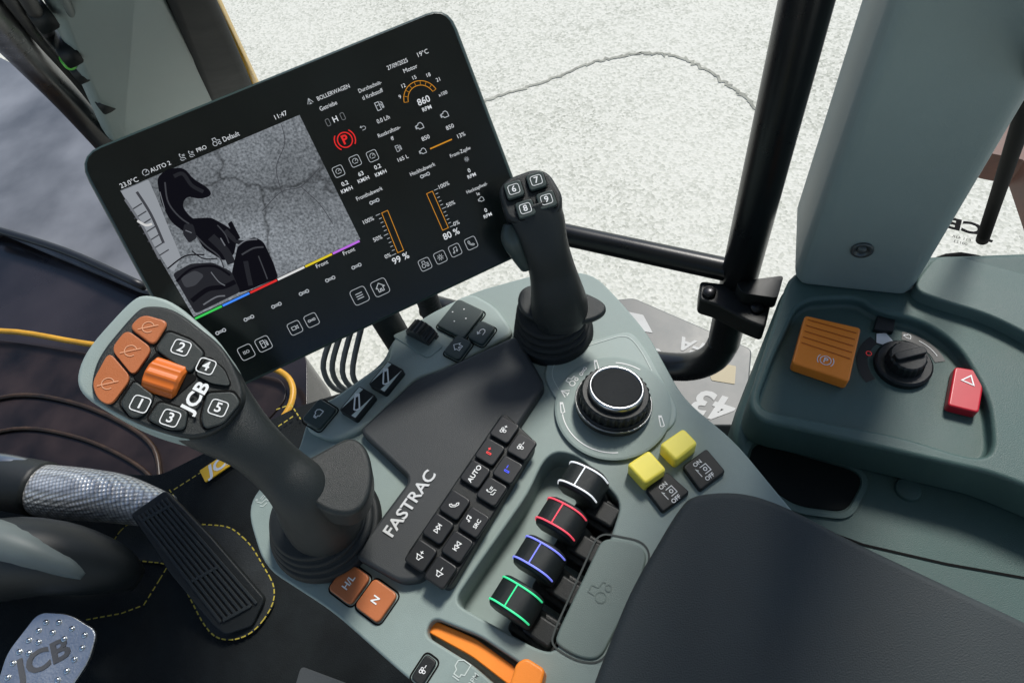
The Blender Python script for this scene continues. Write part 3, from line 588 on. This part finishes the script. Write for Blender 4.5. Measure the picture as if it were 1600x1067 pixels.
# =================================================================== HYDRAULIC LEVERS
LC = [((906, 744), (933, 792), (.85, .88, .9), 'white'), ((871, 802), (905, 848), (.9, .08, .12), 'red'), ((836, 864), (872, 912), (.22, .25, .95), 'blue'), ((799, 930), (835, 975), (.05, .75, .3), 'green')]
for (hu, hv), (bu, bv), col, cn in LC:
    ht = P(hu, hv, CZ + .026)
    E = empty('hydraulic_lever', Vector((ht.x, ht.y, CZ - .03)), 'black hydraulic lever knob with %s edge stripes on the console' % cn, 'lever', 'hydraulic levers in a row on the console')
    f = Fr(ht, Z + CF.y * .18, CF.x)
    # barrel shaped knob: rounded profile fore and aft, extruded along the row
    arc = [(-.0195, -.026), (-.020, -.014), (-.0172, -.0055), (-.012, -.0012), (-.005, .0006), (.005, .0006), (.012, -.0012), (.0172, -.0055), (.020, -.014), (.0175, -.026)]
    A = Acc(); n_ = len(arc)
    A.add([f.w(-.0142, y_, h_) for y_, h_ in arc] + [f.w(.0142, y_, h_) for y_, h_ in arc], [list(range(n_)), list(range(2 * n_ - 1, n_ - 1, -1))] + [[i, n_ + i, n_ + (i + 1) % n_, (i + 1) % n_] for i in range(n_)])
    A.obj('knob', GRIP, E, bevel=.0045, seg=4, ang=50)
    sm = mat('stripe_' + cn, col, .4, emit=.55)
    for x0 in (-.0102, .0102):
        tube([f.w(x0, y_ * 1.01, h_ + .0003) for y_, h_ in arc[1:-1]], .0008, seg=8, sub=3, xdir=f.x).obj('light_stripe', sm, E, smooth=True)
    tube([f.w(-.0096, 0, .0008), f.w(0, 0, .0009), f.w(.0096, 0, .0008)], .0006, seg=8).obj('light_stripe', sm, E, smooth=True)
    loft([(ht - Z * .018, .009, .010), (P(bu - 8, bv - 10, CZ - .01), .012, .012), (P(bu, bv, CZ - .035), .013, .015)], CF.x, seg=16, ex=4).obj('stem', BLK, E, smooth=True)
    g = Fr(P(bu, bv, CZ), Z, CF.x)
    a = slab(g, rect(0, -.002, .030, .046), -.010, .045, .006)
    slab(g, rect(0, -.006, .020, .028), -.002, .012, .004, a); a.obj('lever_base', BLK, E, bevel=.003)
# =================================================================== ARMREST
E = empty('armrest', P(1250, 950, .6), 'padded dark vinyl armrest behind the console controls', 'armrest')
AF = H(.675)
pslab(AF, [(1062, 790), (1085, 768), (1160, 764), (1228, 786), (1330, 840), (1640, 985), (1900, 1200), (1500, 1500), (900, 1500), (918, 1090), (985, 920)], 0, 0.06, .02).obj('armrest_pad', LEA, E, bevel=.022, seg=10)
pslab(H(.60), [(1090, 800), (1230, 800), (1600, 1000), (1500, 1400), (950, 1400)], 0, 0.1, .02).obj('armrest_bracket', BLK, E, bevel=.005)
# =================================================================== LEFT JOYSTICK
c = P(250, 575, .80)
hx = P(355, 610, .80) - P(150, 560, .80)
E = empty('drive_joystick', P(505, 840, CZ), 'black joystick with orange trimmed button head on rubber bellows', 'joystick')
JF = Fr(c, Z + TOCAM(c) * .9, hx)
hp_ = [(116, 592), (133, 545), (205, 466), (228, 458), (272, 470), (352, 540), (386, 622), (352, 668), (300, 690), (215, 668), (130, 622)]
pslab(JF, hp_, -.002, .040, .018).obj('head_shell', GREYL, E, bevel=.008, seg=4)
pslab(JF, [(140, 600), (152, 555), (212, 484), (230, 476), (270, 480), (352, 543), (386, 620), (354, 667), (300, 688), (218, 664), (146, 624)], .003, .044, .016).obj('head_face', GRIP, E, bevel=.004)
fj = JF.at(0, 0, .003)
for q in ([(200, 511), (222, 490), (264, 502), (240, 541)], [(173, 545), (197, 514), (238, 544), (208, 588)], [(143, 598), (170, 549), (205, 590), (172, 634), (152, 624)]):
    o = pslab(fj, q, .003, .003, .006).obj('orange_button', COP, E, bevel=.0015)
    cu, cv = sum(a_[0] for a_ in q) / len(q), sum(a_[1] for a_ in q) / len(q)
    a = Acc(); x, y = fj.l(cu, cv, .0035); stroke(a, fj, circ(x, y, .0042, 16, 30, 330), .0006, .0035); stroke(a, fj, [(x - .006, y - .004), (x + .006, y + .004)], .0006, .0037)
    a.obj('button_symbol', mat('pale_orange_print', (.7, .35, .2), .5), o)
jb = [([(240, 545), (262, 515), (300, 530), (322, 552), (298, 585), (262, 562)], '2', (283, 543)), ([(303, 585), (326, 556), (352, 578), (362, 604), (330, 600)], '4', (322, 572)),
      ([(185, 630), (210, 592), (243, 618), (225, 650), (205, 655)], '1', (219, 631)), ([(228, 655), (248, 625), (295, 640), (290, 672), (262, 672)], '3', (266, 653)), ([(312, 655), (322, 612), (366, 610), (378, 628), (350, 662), (318, 672)], '5', (341, 637))]
def numbered(acc, fr, s, x, y, sz, h, rot=0):
    f = fr.at(x, y, h, rot); text(acc, f, s, 0, 0, sz * 1.2, 0, bold=.02)
    q = rounded(rect(0, 0, sz * 1.45, sz * 1.3), sz * .35, 4); stroke(acc, f, q, sz * .09, 0, True)
for q, s, (u, v) in jb:
    cu, cv = sum(p[0] for p in q) / len(q), sum(p[1] for p in q) / len(q)
    pq_ = [(cu + (p[0] - cu) * .95, cv + (p[1] - cv) * .95) for p in q]
    a = Acc(); stroke(a, fj, rounded([fj.l(*p) for p in q], .004), .0012, .0004, True); a.obj('button_gap', FL, E)
    o = pslab(fj, pq_, .003, .003, .004).obj('thumb_button', mat('thumb_key', (.022, .028, .027), .4, grain=1800, bump=.3), E, bevel=.0012)
    x, y = fj.l(u, v, .0036); a = Acc(); numbered(a, fj, s, x, y, .0085, .0036); a.obj('number_symbol', WHT, o)
pslab(fj, [(205, 590), (248, 545), (310, 590), (262, 632), (250, 622)], .0008, .004, .004).obj('roller_well', FL, E, bevel=.001)
p0 = fj.hit(262, 594, -.006)
rw = Fr(p0, fj.x, fj.y)
lathe(Fr(rw.o - rw.n * .013, rw.n, rw.x), [(.012, 0), (.0150, .002), (.0150, .024), (.012, .026)], 48, teeth=12, tdepth=.001, trange=(1, 2)).obj('thumb_roller', mat('roller_orange', (.6, .14, .02), .4), E, bevel=.0006)
a = Acc(); p0 = Vector(fj.l(295, 640, .001)); p1 = Vector(fj.l(320, 603, .001)); d = p1 - p0; m = p0.lerp(p1, .5)
text(a, fj, 'JCB', m.x, m.y, .0135, .0036, rot=math.atan2(d.y, d.x), bold=.03, sx=1.15); a.obj('lettering', WHT, E)
nn = [(P(290, 600, .775), .034, .018), (P(335, 645, .765), .031, .019), (P(392, 692, .745), .022, .018), (P(436, 732, .72), .021, .019), (P(470, 765, .70), .025, .024), (P(492, 790, .67), .031, .030), (P(505, 805, .645), .034, .033), (P(510, 812, .62), .034, .033)]
loft(nn, CF.x, seg=36, sub=8).obj('grip', GRIP, E, smooth=True)
pc_ = P(530, 750, .705)
pfm = Fr(pc_, Z + TOCAM(pc_) * .6 + CF.x * .25, CF.x)
slab(pfm, [pfm.l(u, v) for u, v in [(448, 722), (480, 716), (515, 696), (548, 679), (574, 697), (584, 742), (574, 786), (548, 806), (505, 800), (465, 765)]], 0, .030, .02).obj('palm_rest', GRIP, E, bevel=.0135, seg=10)
bo = Fr(P(512, 822, CZ)); prof = [(.052, 0), (.053, .004)]
for i in range(4):
    r0 = .051 - i * .0035; h0 = .005 + i * .0085
    prof += [(r0, h0), (r0 + .001, h0 + .0035), (r0 - .0015, h0 + .0055), (r0 - .006, h0 + .0062)]
prof += [(.03, .040), (.01, .042)]
lathe(bo, prof, 64).obj('rubber_bellows', RUB, E, smooth=True)
# =================================================================== RIGHT JOYSTICK
E = empty('hydraulic_joystick', P(868, 515, CZ), 'black joystick with four numbered buttons on rubber bellows', 'joystick')
c = P(828, 305, .775); JR = Fr(c, Z + TOCAM(c) * 1.0, P(870, 285, .775) - P(800, 305, .775))
pslab(JR, [(777, 296), (792, 278), (835, 262), (858, 268), (880, 305), (876, 330), (850, 342), (808, 348), (790, 340)], 0, .030, .008).obj('head_face', GRIP, E, bevel=.004)
for cu, cv, s in ((803, 296, '6'), (838, 282, '7'), (821, 326, '8'), (854, 312, '9')):
    x, y = JR.l(cu, cv, .004); a = Acc(); stroke(a, JR, rounded(rect(x, y, .0165, .0160), .003), .0008, .0004, True); a.obj('button_gap', FL, E)
    o = slab(JR, rect(x, y, .0155, .0150, .0), .004, .004, .003).obj('thumb_button', KEYG, E, bevel=.001)
    a = Acc(); numbered(a, JR, s, x, y, .0066, .0045); a.obj('number_symbol', WHT, o)
vdir = (P(900, 400, .7) - P(830, 410, .7))
loft([(P(830, 318, .765), .022, .016), (P(840, 345, .752), .024, .019), (P(852, 385, .73), .021, .021), (P(862, 420, .705), .0215, .022), (P(870, 455, .68), .025, .024), (P(874, 480, .655), .028, .026), (P(875, 498, .64), .024, .024)], vdir, seg=36, sub=8, ex=2.5).obj('grip', GRIP, E, smooth=True)
loft([(P(797, 350, .755), .006, .006), (P(800, 372, .745), .010, .011), (P(812, 395, .73), .009, .010), (P(825, 415, .715), .008, .008)], vdir, seg=16).obj('trigger', KEYG, E, smooth=True)
fl = Fr(P(885, 478, .655), Z, P(945, 485, .655) - P(830, 470, .655))
slab(fl, [fl.l(u, v) for u, v in [(806, 470), (815, 447), (850, 440), (900, 450), (945, 470), (948, 486), (925, 500), (870, 508), (820, 495)]], 0, .008, .015).obj('hand_rest', GRIP, E, bevel=.003)
bo = Fr(P(865, 520, CZ)); prof = [(.042, 0), (.042, .004)]
for i in range(4):
    r0 = .040 - i * .002; h0 = .006 + i * .010
    prof += [(r0, h0), (r0 + .001, h0 + .005), (r0 - .002, h0 + .007), (r0 - .008, h0 + .008)]
prof += [(.02, .048)]
lathe(bo, prof, 56).obj('rubber_bellows', RUB, E, smooth=True)
# =================================================================== MONITOR
cs = [(112, 243), (702, 4), (846, 385), (322, 632)]
r = [sight(*q) for q in cs]
M = Matrix((r[1], -r[2], r[3])).transposed(); sol = M.inverted() @ r[0]
k = [1.0, sol[0], sol[1], sol[2]]
pc = [r[i] * k[i] for i in range(4)]
sc = .34 / (pc[1] - pc[0]).length
pc = [EYE + p * sc for p in pc]
cen = sum(pc, Vector()) / 4
n = (pc[3] - pc[0]).cross(pc[1] - pc[0]).normalized()
if n.dot(EYE - cen) < 0: n = -n
MF = Fr(cen, n, pc[1] - pc[0])
E = empty('touch_screen_monitor', cen - n * .06, 'large black touch screen monitor showing gauges and camera image', 'monitor')
loc = [MF.l(*q) for q in cs]
slab(MF, loc, -.002, .030, .022).obj('housing', mat('housing_green_grey', (.022, .042, .039), .4, grain=1200, bump=.2), E, bevel=.006, seg=4)
inn = [tuple(Vector(p) * .972) for p in loc]
slab(MF, inn, .0005, .004, .018).obj('glass', mat('screen_glass', (.0022, .0042, .0042), .22, spec=.6, var=.6, vs=9), E)
W_ = emis('screen_white', (.66, .69, .72), 1.0); OR = emis('screen_orange', (.7, .30, .03), .8); RD = emis('screen_red', (.75, .03, .03), .9); IC = emis('screen_icon', (.42, .45, .48), 1)
def camimg():
    m = bpy.data.materials.new('camera_picture'); m.use_nodes = True; nt = m.node_tree; nt.nodes.clear()
    o = nt.nodes.new('ShaderNodeOutputMaterial'); e = nt.nodes.new('ShaderNodeEmission'); tc = nt.nodes.new('ShaderNodeTexCoord')
    n1 = nt.nodes.new('ShaderNodeTexNoise'); n1.inputs['Scale'].default_value = 480; n1.inputs['Detail'].default_value = 5
    n2 = nt.nodes.new('ShaderNodeTexNoise'); n2.inputs['Scale'].default_value = 9
    v = nt.nodes.new('ShaderNodeTexVoronoi'); v.feature = 'DISTANCE_TO_EDGE'; v.inputs['Scale'].default_value = 9
    mxv = nt.nodes.new('ShaderNodeVectorMath'); mxv.operation = 'ADD'; nw = nt.nodes.new('ShaderNodeTexNoise'); nw.inputs['Scale'].default_value = 60
    sc_ = nt.nodes.new('ShaderNodeVectorMath'); sc_.operation = 'SCALE'; sc_.inputs['Scale'].default_value = .02
    for q in (n1, n2, nw): nt.links.new(tc.outputs['Object'], q.inputs['Vector'])
    nt.links.new(nw.outputs['Color'], sc_.inputs[0]); nt.links.new(tc.outputs['Object'], mxv.inputs[0]); nt.links.new(sc_.outputs[0], mxv.inputs[1]); nt.links.new(mxv.outputs[0], v.inputs['Vector'])
    cr = nt.nodes.new('ShaderNodeValToRGB'); cr.color_ramp.elements[0].position = .3; cr.color_ramp.elements[0].color = (.10, .112, .125, 1); cr.color_ramp.elements[1].position = .72; cr.color_ramp.elements[1].color = (.33, .36, .395, 1)
    nt.links.new(n1.outputs['Fac'], cr.inputs[0])
    mr = nt.nodes.new('ShaderNodeMapRange'); mr.inputs['From Max'].default_value = .018; mr.inputs['To Min'].default_value = .45; nt.links.new(v.outputs['Distance'], mr.inputs['Value'])
    r3 = nt.nodes.new('ShaderNodeMapRange'); r3.inputs['From Min'].default_value = .3; r3.inputs['From Max'].default_value = .7; r3.inputs['To Min'].default_value = .5; r3.inputs['To Max'].default_value = 1.2
    nt.links.new(n2.outputs['Fac'], r3.inputs['Value'])
    mu = nt.nodes.new('ShaderNodeMath'); mu.operation = 'MULTIPLY'; nt.links.new(mr.outputs[0], mu.inputs[0]); nt.links.new(r3.outputs[0], mu.inputs[1])
    nt.links.new(cr.outputs[0], e.inputs[0]); nt.links.new(mu.outputs[0], e.inputs[1]); nt.links.new(e.outputs[0], o.inputs[0]); return m
S = MF.at(0, 0, .0005)
def ml(u, v): return S.l(u, v)
a = Acc(); fill(a, S, [ml(*p) for p in [(188, 298), (468, 180), (563, 374), (303, 495)]], .0003); cp = a.obj('camera_picture', camimg(), E)
HB = emis('hitch_black', (.005, .005, .008), 1); HD = emis('hitch_dark', (.018, .019, .024), 1); HM = emis('hitch_mid', (.05, .053, .062), 1); HL = emis('hitch_light', (.15, .16, .18), 1)
lay = [0]
def pic(pts, m_, r_=.003):
    lay[0] += 1; a = Acc(); fill(a, S, rounded([ml(*p) for p in pts], r_, 4), .0004 + lay[0] * .00002); a.obj('hitch_picture', m_, cp)
def lin(pts, m_, w=.0012):
    lay[0] += 1; a = Acc(); b_ = [Vector(ml(*p)) for p in pts]; stroke(a, S, [cat_rom(b_, i / 6) for i in range((len(b_) - 1) * 6 + 1)], w, .0004 + lay[0] * .00002); a.obj('hitch_picture', m_, cp)
pic([(189, 299), (232, 281), (246, 312), (262, 352), (283, 402), (272, 425), (262, 418)], emis('pic_bright', (.28, .30, .33), 1), .001)
for i in range(7): lin([(203 + i * 7, 330 + i * 12), (222 + i * 7, 318 + i * 12)], HM, .0010)
lin([(196, 312), (222, 352), (250, 405)], HL, .002); lin([(214, 300), (236, 335), (256, 380)], HM, .0022)
lin([(215, 345), (228, 352), (238, 350)], emis('pic_white', (.6, .6, .6), 1), .002)
pic([(245, 278), (262, 264), (288, 262), (302, 280), (326, 294), (332, 306), (312, 312), (292, 306), (284, 322), (300, 342), (328, 350), (322, 372), (296, 368), (268, 348), (252, 318)], HB, .005)
lin([(258, 285), (264, 318), (288, 345), (318, 358)], HM, .0012); lin([(272, 276), (286, 272), (300, 290), (318, 300)], HD, .003); lin([(250, 300), (258, 328)], HL, .0007)
pic([(292, 342), (330, 340), (352, 352), (372, 366), (366, 398), (350, 408), (318, 388)], HB)
lin([(330, 370), (352, 392), (362, 412)], HD, .007)
lin([(352, 360), (372, 378), (395, 378)], HD, .004); lin([(300, 362), (322, 384), (342, 400), (350, 418)], HM, .0012)
pic([(356, 350), (362, 345), (376, 372), (370, 376)], HB, .001); lin([(340, 352), (352, 366), (358, 380)], HM, .001)
pic([(288, 350), (302, 350), (308, 372), (296, 380), (286, 366)], HD, .002); lin([(290, 360), (300, 364)], HL, .0008)
pic([(372, 382), (398, 370), (412, 378), (428, 412), (435, 434), (392, 452), (372, 458), (362, 428)], HB)
lin([(370, 386), (384, 376), (402, 374)], HL, .0010); lin([(378, 398), (396, 388), (412, 386)], HM, .0014)
lin([(384, 408), (388, 428), (392, 446)], HD, .004); lin([(404, 400), (412, 420), (418, 436)], HM, .0010)
pic([(270, 428), (298, 412), (332, 410), (362, 424), (376, 456), (306, 490)], HD)
pic([(282, 434), (305, 422), (320, 430), (306, 446), (290, 450)], HM); lin([(276, 440), (300, 420), (335, 416), (360, 430)], HB, .002)
lin([(300, 470), (325, 452), (350, 448), (368, 440)], HB, .004); lin([(318, 476), (338, 464), (352, 462)], HL, .0012)
lin([(330, 425), (342, 440), (352, 446)], HL, .0008); lin([(345, 372), (352, 384)], HL, .0010); lin([(262, 420), (290, 400), (320, 398)], HB, .0012); lin([(300, 392), (318, 404), (340, 404)], HB, .0010)
lin([(410, 330), (440, 300), (470, 292), (500, 262)], HM, .0006); lin([(440, 300), (432, 262), (445, 225), (440, 195)], HM, .0006); lin([(470, 292), (500, 320), (520, 350)], HM, .0006)
for i, (nm, col) in enumerate((('green', (.05, .55, .1)), ('blue', (.06, .25, .9)), ('red', (.7, .03, .03)), ('white', (.7, .7, .7)), ('yellow', (.7, .55, .03)), ('purple', (.5, .15, .75)))):
    p0 = Vector((305, 498)); p1 = Vector((563, 376)); q0 = p0.lerp(p1, i / 6); q1 = p0.lerp(p1, (i + .97) / 6)
    a = Acc(); stroke(a, S, [ml(*q0), ml(*q1)], .0019, .0004); a.obj('colour_strip', emis('strip_' + nm, col, 1.0), E)
PXM = .34 / 638
def T(s, u, v, px=11, bold=.0, k=1.08):
    a = Acc(); x, y = ml(u, v); text(a, S, s, x, y, px * PXM * k, .0004, bold=bold, sx=.86 if len(s) > 6 else 1); a.obj('screen_text', W_, E)
def I(kind, u, v, px=9, w=.12, box=0):
    a = Acc(); x, y = ml(u, v)
    if box: stroke(a, S, rounded(rect(x, y, box * PXM, box * PXM), box * .22 * PXM, 4), .0005, .0008, True)
    if kind in ICON: icon(a, S, kind, x, y, px * PXM, .0004, w=w)
    else: text(a, S, kind, x, y, px * PXM, .0004, bold=.01)
    a.obj('screen_icon', IC, E)
for s, u, v, z in (('23.0°C', 202, 286, 9.5), ('AUTO 2', 251, 261, 8.5), ('PRO', 315, 233, 8), ('Default', 361, 214, 10), ('11:47', 438, 181, 9.5), ('BOLLERWAGEN', 521, 145, 8.6), ('27/09/2025', 621, 101, 8.8), ('19°C', 660, 84, 9.5),
    ('Getriebe', 513, 166, 9), ('Durchschnit-', 578, 136, 8.4), ('tl Kraftstoff', 582, 148, 8.4), ('Motor', 641, 108, 9), ('9', 625, 152, 8), ('12', 630, 135, 8), ('15', 647, 122, 8), ('18', 669, 118, 8), ('21', 685, 125, 8), ('x100', 692, 147, 7.5),
    ('0.0 L/h', 599, 187, 9), ('Restkraftsto-', 608, 206, 8.4), ('ff', 613, 217, 8.4), ('165 L', 629, 248, 8.5), ('850', 665, 216, 9), ('850', 703, 199, 9), ('13%', 720, 212, 9), ('Fronthubwerk', 577, 303, 8.8), ('Heckhubwerk', 660, 265, 8.8),
    ('100%', 575, 345, 9), ('50%', 590, 373, 9), ('0%', 606, 400, 9), ('100%', 693, 290, 9), ('50%', 704, 319, 9), ('0%', 713, 349, 9), ('Front-Zapfw', 719, 238, 8.2), ('Heckzapfwel-', 745, 294, 8), ('le', 747, 303, 8), ('Front', 503, 413, 9), ('Front', 545, 393, 9)):
    T(s, u, v, z)
for s, u, v, z in (('860', 662, 158, 14), ('RPM', 667, 170, 8.5), ('0.2', 539, 287, 9), ('KM/H', 542, 297, 8), ('63', 564, 272, 9), ('KM/H', 568, 281, 8), ('0.2', 590, 261, 9), ('KM/H', 595, 271, 8), ('99 %', 626, 404, 14.5), ('80 %', 705, 366, 14.5), ('0', 733, 267, 9), ('RPM', 737, 275, 8), ('0', 759, 329, 9), ('RPM', 762, 337, 8), ('H', 524, 187, 12)):
    T(s, u, v, z, .012)
for z in (('gauge', 228, 270, 6), ('seat', 285, 246, 6), ('seat', 299, 241, 5.5), ('tractor', 338, 222, 6.5), ('wiper', 484, 159, 6), ('drop', 592, 166, 8), ('engine', 656, 198, 8), ('engine', 695, 180, 8), ('engine', 661, 237, 7), ('drop', 622, 232, 6), ('gear', 729, 249, 5), ('engine', 752, 312, 6), ('link', 585, 315, 9), ('link', 664, 274, 9), ('back', 567, 200, 5)): I(*z)
for sg in (-1, 1):
    a = Acc(); x, y = ml(524, 187); stroke(a, S, rounded(rect(x + sg * 13 * PXM, y, 6 * PXM, 11 * PXM), 2 * PXM, 3), .0005, .0004, True)
    a.obj('screen_icon', emis('screen_dim', (.16, .17, .18), 1), E)
for u, v in ((529, 268), (555, 252), (582, 244)): I('gauge', u, v, 5.5, box=17)
for u, v in ((345, 518), (389, 497), (432, 477), (475, 457), (516, 436), (557, 416)): I('link', u, v, 9)
for u, v, ic, sz in ((385, 550, 'ISO', 23), (412, 537, 'drop', 23), (461, 512, 'cam', 21), (487, 500, 'link', 21), (562, 462, 'menu', 27), (594, 449, 'home', 27), (664, 413, 'tractor', 20), (688, 402, 'gear', 20), (711, 391, 'note', 20), (736, 380, 'phone', 20)):
    I(ic, u, v, sz * .32, box=sz)
def bar(u0, v0, u1, v1, wpx, side):
    p0 = Vector(ml(u0, v0)); p1 = Vector(ml(u1, v1)); w = wpx * PXM
    b = Acc(); q = [p0 + Vector((-w / 2, 0)), p0 + Vector((w / 2, 0)), p1 + Vector((w / 2, 0)), p1 + Vector((-w / 2, 0))]
    stroke(b, S, q, .0006, .0004, True); b.obj('gauge_bar', OR, E)
    a = Acc()
    for i in range(11):
        m = p0.lerp(p1, i / 10); L = (8 if i % 5 == 0 else 5) * PXM
        s0 = m + Vector((side * (w / 2 + 3 * PXM), 0)); stroke(a, S, [s0, s0 + Vector((side * L, 0))], .0005, .0004)
    a.obj('gauge_scale', IC, E)
bar(601, 331, 626, 393, 11, -1); bar(671, 301, 696, 358, 11, 1)
b = Acc(); x, y = ml(659, 156)
stroke(b, S, circ(x, y, 30 * PXM, 20, 12, 168), .0006, .0004); stroke(b, S, circ(x, y, 23 * PXM, 20, 12, 168), .0006, .0004)
for i in range(9):
    an = rad(12 + i * 19.5); stroke(b, S, [(x + 24 * PXM * math.cos(an), y + 24 * PXM * math.sin(an)), (x + 29 * PXM * math.cos(an), y + 29 * PXM * math.sin(an))], .0004, .0006)
b.obj('gauge_arc', OR, E)
b = Acc(); stroke(b, S, [ml(672, 233), ml(706, 218)], .0012, .0004); b.obj('gauge_bar', OR, E)
b = Acc(); x, y = ml(539, 219); stroke(b, S, circ(x, y, 12 * PXM, 24), .0010, .0004, True); text(b, S, 'P', x, y, 20 * PXM, .0006, bold=.03)
stroke(b, S, circ(x, y, 17 * PXM, 10, 135, 225), .0010, .0004); stroke(b, S, circ(x, y, 17 * PXM, 10, -45, 45), .0010, .0004); b.obj('park_brake_lamp', RD, E)
tube([cen - n * .03 - MF.y * .03, cen - n * .08 - MF.y * .10, P(640, 560, CZ - .08)], .016).obj('bracket', BLK, E, smooth=True)
prof = []
for i in range(14): prof += [(.011, i * .007), (.014, i * .007 + .002), (.014, i * .007 + .004), (.011, i * .007 + .006)]
lathe(Fr(P(680, 500, .50)), prof, 24).obj('gaiter', RUB, E, smooth=True)
for off in (0, 14, 30, 46):
    tube([P(520 + off, 520 - off * .3, .56), P(505 + off, 575 + off * .2, .5), P(530 + off, 610, .45), P(590 + off * .5, 600, .42)], .0035).obj('cable', mat('cable_grey', (.07, .08, .085), .5), E, smooth=True)
# =================================================================== LIGHT / CAMERA
w = bpy.data.worlds.new('World'); scene.world = w; w.use_nodes = True; nt = w.node_tree
bg = nt.nodes['Background']; sky = nt.nodes.new('ShaderNodeTexSky'); sky.sky_type = 'NISHITA'; sky.sun_disc = False
el, az = 52, 35   # az measured from +Y towards +X
sky.sun_elevation = rad(el); sky.sun_rotation = rad(az)
nt.links.new(sky.outputs[0], bg.inputs[0]); bg.inputs[1].default_value = .15
L = bpy.data.lights.new('sun', 'SUN'); L.energy = 4.0; L.angle = rad(12); L.color = (1, .97, .91)
lo = bpy.data.objects.new('sun', L); scene.collection.objects.link(lo)
sd = Vector((math.sin(rad(az)) * math.cos(rad(el)), math.cos(rad(az)) * math.cos(rad(el)), math.sin(rad(el))))
lo.rotation_euler = sd.to_track_quat('Z', 'Y').to_euler(); lo.location = (0, 0, 5)
cd = bpy.data.cameras.new('camera'); cd.sensor_width = 36; cd.lens = 36 * FPX / 1600; cd.clip_start = .02; cd.clip_end = 1500
co = bpy.data.objects.new('camera', cd); scene.collection.objects.link(co); co.location = EYE; co.rotation_euler = ROT.to_euler()
scene.camera = co
